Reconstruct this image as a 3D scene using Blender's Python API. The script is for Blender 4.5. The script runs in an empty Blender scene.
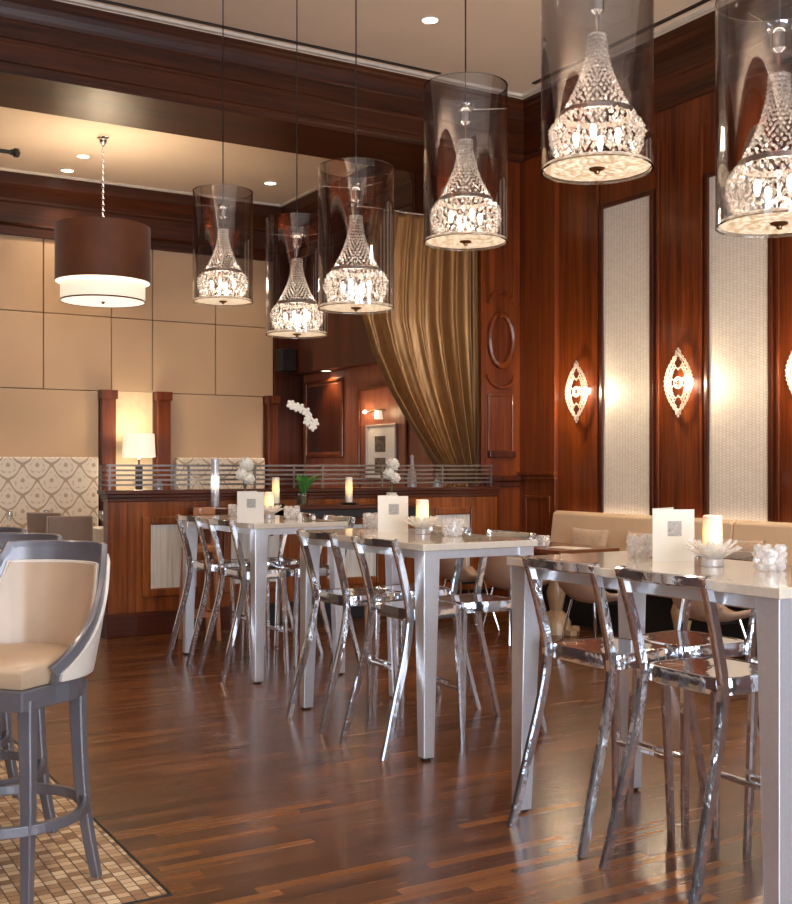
import bpy, bmesh, math, random
from math import sin, cos, pi, radians, sqrt
from mathutils import Vector, Matrix
random.seed(7)
SC = bpy.context.scene
COL = SC.collection

# ------------------------------------------------------------------ helpers
class MB:
    """collects shapes into one bmesh, then links them as ONE object"""
    def __init__(s): s.bm = bmesh.new()
    def box(s, x0, x1, y0, y1, z0, z1):
        vs = [s.bm.verts.new((x, y, z)) for z in (z0, z1) for y in (y0, y1) for x in (x0, x1)]
        for f in ((0,2,3,1),(4,5,7,6),(0,1,5,4),(2,6,7,3),(0,4,6,2),(1,3,7,5)):
            s.bm.faces.new([vs[i] for i in f])
        return vs
    def rings(s, rings, cap=True, closed=False):
        R = [[s.bm.verts.new(p) for p in r] for r in rings]
        n = len(R[0]); m = len(R)
        for i in range(m if closed else m-1):
            a, b = R[i], R[(i+1) % m]
            for k in range(n):
                try: s.bm.faces.new((a[k], a[(k+1)%n], b[(k+1)%n], b[k]))
                except ValueError: pass
        if cap and not closed:
            s.bm.faces.new(list(reversed(R[0]))); s.bm.faces.new(R[-1])
        return R
    def lathe(s, prof, c=(0,0,0), n=24, closed=False, cap=True):
        rr = [[(c[0]+max(r,1e-4)*cos(2*pi*k/n), c[1]+max(r,1e-4)*sin(2*pi*k/n), c[2]+z) for k in range(n)] for r, z in prof]
        s.rings(rr, cap=cap, closed=closed)
    def tube(s, pts, r, n=8, closed=False, cap=True):
        """round tube; r a number or a list"""
        P = [Vector(p) for p in pts]; m = len(P); rr = []
        up = None
        for i in range(m):
            if closed: t = (P[(i+1)%m]-P[i-1]).normalized()
            else: t = (P[min(i+1,m-1)]-P[max(i-1,0)]).normalized()
            if up is None:
                up = Vector((0,0,1)) if abs(t.z) < .9 else Vector((1,0,0))
            u = (up - t*up.dot(t)).normalized(); v = t.cross(u); up = u
            ri = r[i] if isinstance(r, (list, tuple)) else r
            rr.append([P[i]+(u*cos(2*pi*k/n)+v*sin(2*pi*k/n))*ri for k in range(n)])
        s.rings(rr, cap=cap, closed=closed)
    def bar(s, pts, w, h, side=(0,1,0), ch=.22):
        """rectangular bar with chamfered edges along pts; w across 'side', h across the other way"""
        P = [Vector(p) for p in pts]; m = len(P); rr = []
        sd = Vector(side)
        for i in range(m):
            t = (P[min(i+1,m-1)]-P[max(i-1,0)]).normalized()
            u = (sd - t*sd.dot(t)).normalized(); v = t.cross(u)
            wi = (w[i] if isinstance(w,(list,tuple)) else w)/2; hi = (h[i] if isinstance(h,(list,tuple)) else h)/2
            c = ch*min(wi,hi)*2
            pr = [(wi,-hi+c),(wi,hi-c),(wi-c,hi),(-wi+c,hi),(-wi,hi-c),(-wi,-hi+c),(-wi+c,-hi),(wi-c,-hi)]
            rr.append([P[i]+u*a+v*b for a,b in pr])
        s.rings(rr)
    def prism(s, outline, z0, z1, axis='z'):
        def mp(a, b, z):
            return {'z':(a,b,z),'y':(a,z,b),'x':(z,a,b)}[axis]
        s.rings([[mp(a,b,z0) for a,b in outline],[mp(a,b,z1) for a,b in outline]])
    def ico(s, c, r, sub=1, sc=(1,1,1), rot=None):
        M = Matrix.Translation(c)
        if rot is not None: M = M @ rot
        M = M @ Matrix.Diagonal((sc[0],sc[1],sc[2],1))
        bmesh.ops.create_icosphere(s.bm, subdivisions=sub, radius=r, matrix=M)
    def octa(s, c, r, h):
        c = Vector(c); a = random.random()*1.5
        v = [s.bm.verts.new(c+Vector((r*cos(a+k*pi/2), r*sin(a+k*pi/2), 0))) for k in range(4)]
        t = s.bm.verts.new(c+Vector((0,0,h))); b = s.bm.verts.new(c-Vector((0,0,h)))
        for k in range(4):
            s.bm.faces.new((v[k], v[(k+1)%4], t)); s.bm.faces.new((v[(k+1)%4], v[k], b))
    def build(s, name, mat, parent=None, smooth=False, bevel=0, seg=2, solid=0, sub=0, loc=None, sharp=40):
        bmesh.ops.recalc_face_normals(s.bm, faces=s.bm.faces[:])
        me = bpy.data.meshes.new(name); s.bm.to_mesh(me); s.bm.free()
        o = bpy.data.objects.new(name, me); COL.objects.link(o)
        if mat is not None: me.materials.append(mat)
        if smooth:
            me.polygons.foreach_set('use_smooth', [True]*len(me.polygons))
            try: me.set_sharp_from_angle(angle=radians(sharp))
            except Exception: pass
        if solid:
            m = o.modifiers.new('s','SOLIDIFY'); m.thickness = solid; m.offset = 0
        if bevel:
            m = o.modifiers.new('b','BEVEL'); m.width = bevel; m.segments = seg; m.limit_method = 'ANGLE'
            m.harden_normals = False
        if sub:
            m = o.modifiers.new('u','SUBSURF'); m.levels = sub; m.render_levels = sub
        if parent is not None: o.parent = parent
        if loc is not None: o.location = loc
        return o

def tag(o, label=None, cat=None, group=None, kind=None):
    if label: o['label'] = label
    if cat: o['category'] = cat
    if group: o['group'] = group
    if kind: o['kind'] = kind
    return o
def empty(name, loc, rz=0, label=None, cat=None, group=None):
    o = bpy.data.objects.new(name, None); COL.objects.link(o); o.empty_display_size = .1
    o.location = loc; o.rotation_euler = (0,0,rz)
    return tag(o, label, cat, group)
def struct(o): o['kind'] = 'structure'; return o
def copy_tree(o, parent=None):
    c = o.copy(); COL.objects.link(c)
    if parent is not None: c.parent = parent
    for ch in [k for k in o.children]: copy_tree(ch, c)
    return c
def place(proto, used, loc, rz, label, group=None):
    o = proto if not used[0] else copy_tree(proto)
    used[0] = True
    o.location = loc; o.rotation_euler = (0,0,rz)
    tag(o, label, None, group)
    return o
def smoothpath(pts, n=6):
    """Catmull-Rom through pts"""
    P = [Vector(p) for p in pts]; out = []
    for i in range(len(P)-1):
        p0 = P[max(i-1,0)]; p1 = P[i]; p2 = P[i+1]; p3 = P[min(i+2,len(P)-1)]
        for k in range(n):
            t = k/n
            out.append(.5*((2*p1)+(-p0+p2)*t+(2*p0-5*p1+4*p2-p3)*t*t+(-p0+3*p1-3*p2+p3)*t**3))
    out.append(P[-1]); return out

# ------------------------------------------------------------------ materials
class NT:
    def __init__(s, name):
        s.m = bpy.data.materials.new(name); s.m.use_nodes = True
        s.t = s.m.node_tree; s.t.nodes.clear()
        s.out = s.t.nodes.new('ShaderNodeOutputMaterial')
    def n(s, typ, **kw):
        nd = s.t.nodes.new(typ)
        for k, v in kw.items():
            if k.startswith('_'): setattr(nd, k[1:], v)
            else: nd.inputs[k.replace('__',' ')].default_value = v
        return nd
    def l(s, a, b): s.t.links.new(a, b)
    def math(s, op, a, b=None, c=None):
        nd = s.t.nodes.new('ShaderNodeMath'); nd.operation = op
        for i, x in enumerate((a, b, c)):
            if x is None: continue
            if isinstance(x, (int, float)): nd.inputs[i].default_value = x
            else: s.l(x, nd.inputs[i])
        return nd.outputs[0]
    def ramp(s, fac, stops, interp='LINEAR'):
        r = s.t.nodes.new('ShaderNodeValToRGB'); r.color_ramp.interpolation = interp
        el = r.color_ramp.elements
        while len(el) > len(stops): el.remove(el[-1])
        while len(el) < len(stops): el.new(.5)
        for e, (p, c) in zip(el, stops): e.position = p; e.color = (*c, 1)
        s.l(fac, r.inputs[0]); return r.outputs[0]
    def coords(s, kind='Object'):
        return s.t.nodes.new('ShaderNodeTexCoord').outputs[kind]
    def bsdf(s, **kw):
        b = s.t.nodes.new('ShaderNodeBsdfPrincipled')
        for k, v in kw.items():
            b.inputs[k.replace('__',' ')].default_value = v
        s.l(b.outputs[0], s.out.inputs[0]); s.b = b; return b
    def bump(s, h, strength=.3, dist=.01):
        b = s.n('ShaderNodeBump', Strength=strength, Distance=dist); s.l(h, b.inputs['Height'])
        s.l(b.outputs[0], s.b.inputs['Normal']); return b
def rgb(c): return (*c, 1)

def flat(name, col, rough=.5, metal=0, coat=0, spec=.5, noise=.06, nscale=14, bump=0, sheen=0, coatr=.05):
    k = NT(name); b = k.bsdf(Roughness=rough, Metallic=metal)
    b.inputs['Coat Weight'].default_value = coat; b.inputs['Coat Roughness'].default_value = coatr
    b.inputs['Specular IOR Level'].default_value = spec
    if sheen: b.inputs['Sheen Weight'].default_value = sheen
    tx = k.n('ShaderNodeTexNoise', Scale=nscale, Detail=3.0); k.l(k.coords(), tx.inputs['Vector'])
    d = tuple(max(0,c*(1-noise)) for c in col); u = tuple(min(1,c*(1+noise)) for c in col)
    k.l(k.ramp(tx.outputs[0], [(.3,d),(.7,u)]), b.inputs['Base Color'])
    if bump: k.bump(tx.outputs[0], bump, .004)
    return k.m

def wood(name, dark, light, axis='z', scale=1.0, rough=.3, coat=.5, coatr=.08, knots=.4):
    k = NT(name); b = k.bsdf(Roughness=rough); b.inputs['Specular IOR Level'].default_value = .3
    b.inputs['Coat Weight'].default_value = coat; b.inputs['Coat Roughness'].default_value = coatr
    mp = k.n('ShaderNodeMapping'); k.l(k.coords(), mp.inputs[0])
    st = 1.0*scale; cr = 26*scale
    mp.inputs['Scale'].default_value = {'z':(cr,cr,st),'x':(st,cr,cr),'y':(cr,st,cr)}[axis]
    n1 = k.n('ShaderNodeTexNoise', Scale=1.0, Detail=6.0, Roughness=.65, Distortion=.4); k.l(mp.outputs[0], n1.inputs['Vector'])
    n2 = k.n('ShaderNodeTexNoise', Scale=.16, Detail=2.0); k.l(mp.outputs[0], n2.inputs['Vector'])
    f = k.math('ADD', k.math('MULTIPLY', n1.outputs[0], 1-knots), k.math('MULTIPLY', n2.outputs[0], knots))
    mid = tuple((a+b_)/2 for a, b_ in zip(dark, light))
    k.l(k.ramp(f, [(.36,dark),(.5,mid),(.64,light)]), b.inputs['Base Color'])
    return k.m

M = {}
M['mahogany'] = wood('mahogany', (.062,.0095,.0018), (.225,.049,.0078), 'z', coat=.28, rough=.33)
M['mahogany_dark'] = wood('mahogany_dark', (.028,.0045,.0012), (.10,.019,.0035), 'z', coat=.25, rough=.35)
M['beam_wood'] = wood('beam_wood', (.018,.0035,.001), (.092,.020,.0036), 'x', rough=.42, coat=.12, coatr=.3)
M['beam_wood_y'] = wood('beam_wood_y', (.018,.0035,.001), (.095,.020,.0036), 'y', rough=.4, coat=.15, coatr=.25)
M['bar_wood'] = wood('bar_wood', (.09,.017,.003), (.33,.09,.015), 'z', scale=1.3, coat=.25)
M['bar_wood_x'] = wood('bar_wood_x', (.035,.006,.002), (.11,.022,.006), 'x', coat=.3)
M['walnut_alcove'] = wood('walnut_alcove', (.20,.062,.040), (.40,.15,.09), 'z', scale=1.6, coat=.1, coatr=.4, rough=.45)
M['table_wood'] = wood('table_wood', (.10,.025,.008), (.26,.08,.025), 'x')
M['copper_wood'] = wood('copper_wood', (.32,.12,.05), (.55,.25,.12), 'z')
M['leg_wood'] = wood('leg_wood', (.4,.24,.12), (.6,.4,.22), 'z')
M['ceiling'] = flat('ceiling_plaster', (.88,.75,.62), .8, noise=.03, nscale=1.3)
M['trim_cream'] = flat('trim_cream', (.72,.64,.55), .5)
M['beige_panel'] = flat('beige_panel', (.60,.41,.25), .7, noise=.07, nscale=1.1, sheen=.2)
M['seam'] = flat('panel_seam', (.16,.10,.06), .8)
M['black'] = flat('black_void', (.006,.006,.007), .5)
M['iron'] = flat('dark_metal', (.05,.045,.045), .35, metal=.8)
M['steel'] = flat('polished_aluminium', (.90,.93,.97), .07, metal=.95, noise=.02, nscale=16, bump=.4)
M['chrome'] = flat('chrome', (.85,.85,.86), .08, metal=1, noise=.01)
M['satin'] = flat('satin_aluminium', (.88,.89,.92), .33, metal=.76, noise=.03, nscale=60)
M['rail'] = flat('rail_metal', (.20,.17,.155), .35, metal=.9)
M['blue_grey'] = flat('blue_grey_lacquer', (.16,.15,.165), .3, metal=.4, coat=.3, noise=.06, nscale=6, coatr=.15)
M['leather'] = flat('cream_leather', (.43,.30,.195), .28, noise=.05, nscale=7, bump=.12)
M['leather_white'] = flat('pale_leather', (.66,.58,.50), .35, noise=.03)
M['banquette'] = flat('banquette_leather', (.66,.48,.31), .45, noise=.04, nscale=4)
M['cushion'] = flat('cushion_fabric', (.45,.31,.20), .8, noise=.12, nscale=30, sheen=.3)
M['shell'] = flat('tan_shell', (.42,.26,.17), .4, noise=.04)
M['stone'] = flat('cream_quartz', (.70,.61,.49), .13, noise=.05, nscale=50, coat=.5, coatr=.03)
M['paper'] = flat('menu_card', (.76,.69,.58), .55, noise=.02)
M['paper_grey'] = flat('menu_print', (.36,.33,.30), .6, noise=.3, nscale=120)
M['ink'] = flat('menu_ink', (.2,.18,.16), .6)
M['linen'] = flat('white_linen', (.85,.82,.76), .8, noise=.02)
M['dining'] = flat('taupe_upholstery', (.36,.26,.20), .75, noise=.06, sheen=.3)
M['brown_shade'] = flat('brown_shade', (.18,.055,.018), .6, noise=.12, nscale=5, sheen=.3)
M['petal'] = flat('white_petal', (.86,.82,.72), .5, noise=.04)
M['leaf'] = flat('green_leaf', (.06,.20,.04), .35, noise=.3)
M['stem'] = flat('plant_stem', (.10,.09,.03), .5)
M['bronze'] = flat('bronze', (.35,.2,.1), .3, metal=1)
M['plate_white'] = flat('filigree', (.62,.54,.49), .3, metal=.5, coat=.3)
M['photo'] = flat('photo_print', (.12,.10,.09), .5, noise=.8, nscale=25)
M['mat_white'] = flat('picture_mat', (.88,.9,.93), .6, noise=.01)
M['silver_frame'] = flat('silver_frame', (.55,.5,.5), .35, metal=.6)

def emis(name, col, strength, base=(.9,.85,.8)):
    k = NT(name); b = k.bsdf(Roughness=.5)
    b.inputs['Base Color'].default_value = rgb(base)
    tx = k.n('ShaderNodeTexNoise', Scale=3.0); k.l(k.coords(), tx.inputs['Vector'])
    k.l(k.ramp(tx.outputs[0], [(.2,tuple(c*.92 for c in col)),(.8,col)]), b.inputs['Emission Color'])
    b.inputs['Emission Strength'].default_value = strength
    return k.m
M['lamp_disc'] = emis('lamp_disc', (1,.88,.70), 6)
M['bulb'] = emis('bulb', (1,.87,.68), 25)
M['bulb_soft'] = emis('bulb_soft', (1,.85,.65), 14)
M['shade_glow'] = emis('shade_glow', (1,.84,.60), .7)
M['drum_glow'] = emis('drum_glow', (1,.82,.58), .75)
M['drum_disc'] = emis('drum_disc', (1,.93,.82), .95)
M['niche'] = flat('niche_panel', (.80,.64,.42), .7, noise=.05)
M['led'] = emis('highlight_glow', (1,.80,.58), 3)  # added glow, stands for the highlight on the banquette's top edge
M['cove'] = emis('added_cove_tube', (1,.87,.72), 105)  # glow of the added cove light that lifts the ceiling

def candle_mat():
    k = NT('candle_wax'); b = k.bsdf(Roughness=.45)
    b.inputs['Base Color'].default_value = (.9,.82,.68,1)
    b.inputs['Subsurface Weight'].default_value = .3
    sp = k.n('ShaderNodeSeparateXYZ'); k.l(k.coords(), sp.inputs[0])
    d = k.math('ABSOLUTE', k.math('SUBTRACT', sp.outputs[2], .09))
    f = k.math('SUBTRACT', 1.0, k.math('MULTIPLY', d, 16.0))
    f = k.math('MAXIMUM', f, 0.0)
    b.inputs['Emission Color'].default_value = (1,.62,.12,1)
    k.l(k.math('MULTIPLY', f, 1.1), b.inputs['Emission Strength'])
    return k.m
M['candle'] = candle_mat()

def thin_glass(name, tint, ior=1.45, rough=0.0, boost=0.0, diff=0.0, dcol=(1,1,1)):
    k = NT(name)
    tr = k.n('ShaderNodeBsdfTransparent', Color=rgb(tint)); gl = k.n('ShaderNodeBsdfGlossy', Color=(1,1,1,1), Roughness=rough)
    fr = k.n('ShaderNodeFresnel', IOR=ior)
    f = k.math('MINIMUM', k.math('ADD', fr.outputs[0], boost), 1.0)
    mx = k.n('ShaderNodeMixShader'); k.l(f, mx.inputs[0]); k.l(tr.outputs[0], mx.inputs[1]); k.l(gl.outputs[0], mx.inputs[2])
    last = mx.outputs[0]
    if diff:
        df = k.n('ShaderNodeBsdfDiffuse', Color=rgb(dcol)); tl = k.n('ShaderNodeBsdfTranslucent', Color=rgb(dcol))
        ad = k.n('ShaderNodeMixShader', Fac=.5); k.l(df.outputs[0], ad.inputs[1]); k.l(tl.outputs[0], ad.inputs[2])
        m2 = k.n('ShaderNodeMixShader', Fac=diff); k.l(last, m2.inputs[1]); k.l(ad.outputs[0], m2.inputs[2]); last = m2.outputs[0]
    k.l(last, k.out.inputs[0]); return k.m
def pendant_glass():
    k = NT('smoked_clear_glass')
    tr = k.n('ShaderNodeBsdfTransparent', Color=(.83,.82,.82,1)); gl = k.n('ShaderNodeBsdfGlossy', Color=(1,1,1,1), Roughness=.0)
    lw = k.n('ShaderNodeLayerWeight', Blend=.5)
    f = k.math('ADD', .075, k.math('MULTIPLY', k.math('POWER', lw.outputs['Facing'], 2.5), .55))
    mx = k.n('ShaderNodeMixShader'); k.l(f, mx.inputs[0]); k.l(tr.outputs[0], mx.inputs[1]); k.l(gl.outputs[0], mx.inputs[2])
    k.l(mx.outputs[0], k.out.inputs[0]); return k.m
M['glass'] = pendant_glass()
M['crystal'] = thin_glass('cut_crystal', (.93,.91,.9), 1.25, .03, .16, .26, (.95,.91,.88))
M['crystal_table'] = thin_glass('table_crystal', (.97,.96,.96), 1.2, .03, .12, .42, (1,.98,.96))
M['clear'] = thin_glass('clear_glass', (.95,.95,.95), 1.15, 0, .08)
M['window_glass'] = thin_glass('window_glass', (.95,.97,1), 1.45, 0, 0)
M['frost'] = thin_glass('ribbed_glass', (.85,.85,.87), 1.2, .1, .1, .35, (.8,.8,.84))

def floor_mat():
    k = NT('walnut_strip_floor'); b = k.bsdf(Roughness=.3)
    b.inputs['Coat Weight'].default_value = .12; b.inputs['Coat Roughness'].default_value = .2
    sp = k.n('ShaderNodeSeparateXYZ'); k.l(k.coords(), sp.inputs[0])
    x, y = sp.outputs[0], sp.outputs[1]
    yr = k.math('DIVIDE', y, .052); row = k.math('FLOOR', yr)
    wn = k.n('ShaderNodeTexWhiteNoise', _noise_dimensions='1D'); k.l(row, wn.inputs['W'])
    xr = k.math('ADD', k.math('DIVIDE', x, .62), k.math('MULTIPLY', wn.outputs['Value'], 7.3))
    col = k.math('FLOOR', xr)
    cv = k.n('ShaderNodeCombineXYZ'); k.l(row, cv.inputs[0]); k.l(col, cv.inputs[1])
    w2 = k.n('ShaderNodeTexWhiteNoise', _noise_dimensions='2D'); k.l(cv.outputs[0], w2.inputs['Vector'])
    mp = k.n('ShaderNodeMapping'); mp.inputs['Scale'].default_value = (2.2,45,1)
    off = k.n('ShaderNodeVectorMath', _operation='MULTIPLY_ADD'); k.l(w2.outputs['Color'], off.inputs[0])
    off.inputs[1].default_value = (9,9,9); k.l(k.coords(), off.inputs[2]); k.l(off.outputs[0], mp.inputs[0])
    gn = k.n('ShaderNodeTexNoise', Scale=1.0, Detail=5.0, Roughness=.6, Distortion=.3); k.l(mp.outputs[0], gn.inputs['Vector'])
    f = k.math('ADD', k.math('MULTIPLY', w2.outputs['Value'], .62), k.math('MULTIPLY', gn.outputs[0], .42))
    c = k.ramp(f, [(.12,(.040,.013,.004)),(.40,(.088,.029,.0078)),(.66,(.145,.049,.012)),(.86,(.225,.080,.019)),(1.0,(.32,.125,.032))])
    fy = k.math('FRACT', yr); fx = k.math('FRACT', xr)
    e1 = k.math('LESS_THAN', fy, .03); e2 = k.math('LESS_THAN', fx, .003)
    e = k.math('MAXIMUM', e1, e2)
    mx = k.n('ShaderNodeMix', _data_type='RGBA'); k.l(k.math('MULTIPLY', e, .4), mx.inputs[0]); k.l(c, mx.inputs[6]); mx.inputs[7].default_value = (.015,.006,.004,1)
    k.l(mx.outputs[2], b.inputs['Base Color'])
    rg = k.math('ADD', .19, k.math('MULTIPLY', gn.outputs[0], .13)); k.l(rg, b.inputs['Roughness'])
    n3 = k.n('ShaderNodeTexNoise', Scale=3.0, Detail=2.0); k.l(k.coords(), n3.inputs['Vector'])
    k.bump(k.math('ADD', k.math('MULTIPLY', n3.outputs[0], .8), k.math('MULTIPLY', w2.outputs['Value'], .12)), .10, .01)
    return k.m
M['floor'] = floor_mat()

def mosaic_mat():
    k = NT('mosaic_tile'); b = k.bsdf(Roughness=.25)
    sp = k.n('ShaderNodeSeparateXYZ'); k.l(k.coords(), sp.inputs[0])
    xr = k.math('DIVIDE', sp.outputs[0], .046); yr = k.math('DIVIDE', sp.outputs[1], .040)
    cv = k.n('ShaderNodeCombineXYZ'); k.l(k.math('FLOOR', xr), cv.inputs[0]); k.l(k.math('FLOOR', yr), cv.inputs[1])
    w = k.n('ShaderNodeTexWhiteNoise', _noise_dimensions='2D'); k.l(cv.outputs[0], w.inputs['Vector'])
    c = k.ramp(w.outputs['Value'], [(0,(.30,.17,.09)),(.3,(.42,.25,.13)),(.6,(.62,.42,.24)),(1,(.80,.62,.40))])
    e = k.math('MAXIMUM', k.math('LESS_THAN', k.math('FRACT', xr), .1), k.math('LESS_THAN', k.math('FRACT', yr), .1))
    mx = k.n('ShaderNodeMix', _data_type='RGBA'); k.l(e, mx.inputs[0]); k.l(c, mx.inputs[6]); mx.inputs[7].default_value = (.07,.035,.02,1)
    k.l(mx.outputs[2], b.inputs['Base Color'])
    k.l(k.math('ADD', .22, k.math('MULTIPLY', e, .5)), b.inputs['Roughness'])
    k.bump(k.math('SUBTRACT', 1.0, e), .3, .002)
    return k.m
M['mosaic'] = mosaic_mat()

def weave_mat():   # raised pale fabric strips on the right wall
    k = NT('woven_wallcovering'); b = k.bsdf(Roughness=.42, Metallic=.15)
    sp = k.n('ShaderNodeSeparateXYZ'); k.l(k.coords(), sp.inputs[0])
    yr = k.math('DIVIDE', sp.outputs[1], .040); zr = k.math('DIVIDE', sp.outputs[2], .024)
    off = k.math('MULTIPLY', k.math('MODULO', k.math('FLOOR', yr), 2.0), .5)
    zz = k.math('ADD', zr, off)
    cv = k.n('ShaderNodeCombineXYZ'); k.l(k.math('FLOOR', yr), cv.inputs[0]); k.l(k.math('FLOOR', zz), cv.inputs[1])
    w = k.n('ShaderNodeTexWhiteNoise', _noise_dimensions='2D'); k.l(cv.outputs[0], w.inputs['Vector'])
    hy = k.math('SINE', k.math('MULTIPLY', k.math('FRACT', yr), pi)); hz = k.math('SINE', k.math('MULTIPLY', k.math('FRACT', zz), pi))
    h = k.math('POWER', k.math('MULTIPLY', hy, hz), .4)
    f = k.math('ADD', k.math('MULTIPLY', w.outputs['Value'], .2), k.math('MULTIPLY', h, .8))
    k.l(k.ramp(f, [(.1,(.60,.53,.44)),(.6,(.80,.74,.66)),(.95,(.88,.83,.76))]), b.inputs['Base Color'])
    k.bump(h, .3, .004)
    return k.m
M['weave'] = weave_mat()

def reed_mat():    # pale vertical-streaked inset panels in the bar
    k = NT('reeded_inset'); b = k.bsdf(Roughness=.35)
    mp = k.n('ShaderNodeMapping'); mp.inputs['Scale'].default_value = (60,60,2); k.l(k.coords(), mp.inputs[0])
    n = k.n('ShaderNodeTexNoise', Scale=1.0, Detail=4.0, Roughness=.6); k.l(mp.outputs[0], n.inputs['Vector'])
    k.l(k.ramp(n.outputs[0], [(.3,(.52,.49,.42)),(.5,(.72,.68,.60)),(.7,(.84,.80,.72))]), b.inputs['Base Color'])
    return k.m
M['reed'] = reed_mat()

def damask_mat():
    k = NT('ogee_damask'); b = k.bsdf(Roughness=.6)
    b.inputs['Sheen Weight'].default_value = .3
    sp = k.n('ShaderNodeSeparateXYZ'); k.l(k.coords(), sp.inputs[0])
    X = k.math('MULTIPLY', sp.outputs[0], 2*pi/.335); Z = k.math('MULTIPLY', sp.outputs[2], 2*pi/.365)
    cx, cz = k.math('COSINE', X), k.math('COSINE', Z)
    # onion shape: skew z by |x| so tops are pointed
    Z2 = k.math('ADD', Z, k.math('MULTIPLY', k.math('COSINE', k.math('MULTIPLY', X, 2.0)), -.28)); cz2 = k.math('COSINE', Z2)
    g = k.math('ADD', cx, k.math('ADD', cz2, k.math('MULTIPLY', k.math('SINE', k.math('MULTIPLY', Z, 2.0)), .0)))
    a = k.math('ABSOLUTE', g)
    grad = k.math('SQRT', k.math('ADD', k.math('POWER', k.math('SINE', X), 2.0), k.math('POWER', k.math('SINE', Z2), 2.0)))
    line = k.math('LESS_THAN', k.math('DIVIDE', a, k.math('ADD', grad, .25)), .15)
    line2 = k.math('LESS_THAN', k.math('ABSOLUTE', k.math('SUBTRACT', a, 1.05)), .16)
    sx = k.math('SINE', k.math('MULTIPLY', X, 5.0)); sz = k.math('SINE', k.math('MULTIPLY', Z, 5.0))
    m2 = k.math('MULTIPLY', line2, k.math('GREATER_THAN', k.math('ADD', sx, sz), .1))
    dot = k.math('GREATER_THAN', a, 1.9)
    f = k.math('MAXIMUM', k.math('MULTIPLY', line, 1.0), k.math('MAXIMUM', k.math('MULTIPLY', m2, .55), k.math('MULTIPLY', dot, .9)))
    mx = k.n('ShaderNodeMix', _data_type='RGBA'); k.l(f, mx.inputs[0]); mx.inputs[6].default_value = (.88,.77,.62,1); mx.inputs[7].default_value = (.52,.39,.26,1)
    k.l(mx.outputs[2], b.inputs['Base Color'])
    return k.m
M['damask'] = damask_mat()

def curtain_mat():
    k = NT('gold_satin'); b = k.bsdf(Roughness=.36)
    b.inputs['Sheen Weight'].default_value = .15; b.inputs['Metallic'].default_value = .55
    mp = k.n('ShaderNodeMapping'); mp.inputs['Scale'].default_value = (40,40,1.5); k.l(k.coords(), mp.inputs[0])
    n = k.n('ShaderNodeTexNoise', Scale=1.0, Detail=3.0); k.l(mp.outputs[0], n.inputs['Vector'])
    k.l(k.ramp(n.outputs[0], [(.3,(.22,.10,.03)),(.7,(.33,.17,.055))]), b.inputs['Base Color'])
    return k.m
M['curtain'] = curtain_mat()

# ------------------------------------------------------------------ setting
W, YB, YBK, XS = 7.25, 9.5, 13.7, 6.43        # right wall, beam front, back wall, side wall
CZ, CB, BZ = 5.38, 4.95, 4.69                 # ceilings and beam underside
XL, YF = -4.0, -4.6
def sbox(name, mat, *a, parent=None, bevel=0):
    m = MB(); m.box(*a); o = m.build(name, mat, parent, bevel=bevel)
    return struct(o) if parent is None else o
sbox('floor', M['floor'], XL, W+.1, YF, YBK+.1, -.1, 0)
mz = sbox('floor_mosaic', M['mosaic'], XL, 1.262, 3.632, 7.6, -.02, .002)
m = MB(); m.box(1.262,1.274,3.62,7.6,-.02,.0028); m.box(XL,1.262,3.62,3.632,-.02,.0028)
m.build('mosaic_border', M['black'], mz)
sbox('ceiling', M['ceiling'], XL, W+.1, YF, YB+.2, CZ, CZ+.1)
sbox('ceiling_back', M['ceiling'], XL, W+.1, YB+.7, YBK+.1, CB, CB+.1)
m = MB(); m.box(XL-.1,XL,YF,-2.3,0,CZ); m.box(XL-.1,XL,1.1,YBK,0,CZ); m.box(XL-.1,XL,-2.3,1.1,0,.6); m.box(XL-.1,XL,-2.3,1.1,4.2,CZ)
struct(m.build('wall_left', M['mahogany_dark']))
m = MB()
for y0, y1, z0, z1 in ((-2.3,-2.22,.6,4.2),(1.02,1.1,.6,4.2),(-2.3,1.1,.6,.68),(-2.3,1.1,4.12,4.2),(-.63,-.57,.6,4.2),(-2.3,1.1,2.8,2.86)): m.box(XL-.09,XL-.03,y0,y1,z0,z1)
w4 = struct(m.build('window_4', M['mahogany_dark']))  # added unseen window, brightens the left side for the stool reflections
m = MB(); m.box(XL-.065,XL-.058,-2.25,1.05,.65,4.15); m.build('window_pane', M['window_glass'], w4)

# front wall behind the camera with three tall windows (daylight)
m = MB()
wins = [(-3.2,-.6),(0.0,2.6),(3.2,5.8)]
wz0, wz1 = .55, 4.3
m.box(XL, W+.1, YF-.15, YF, 0, wz0); m.box(XL, W+.1, YF-.15, YF, wz1, CZ)
xs = [XL]+[v for w in wins for v in w]+[W+.1]
for i in range(0, len(xs), 2): m.box(xs[i], xs[i+1], YF-.15, YF, wz0, wz1)
struct(m.build('wall_front', M['mahogany_dark']))
for i, (a, b) in enumerate(wins):
    m = MB()
    for x0, x1, z0, z1 in ((a,a+.06,wz0,wz1),(b-.06,b,wz0,wz1),(a,b,wz0,wz0+.06),(a,b,wz1-.06,wz1),((a+b)/2-.03,(a+b)/2+.03,wz0,wz1),(a,b,2.9,2.95)):
        m.box(x0,x1,YF-.12,YF-.06,z0,z1)
    w_ = struct(m.build('window_%d' % (i+1), M['mahogany_dark']))
    m = MB(); m.box(a+.03,b-.03,YF-.095,YF-.088,wz0+.03,wz1-.03); m.build('window_pane', M['window_glass'], w_)

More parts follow.
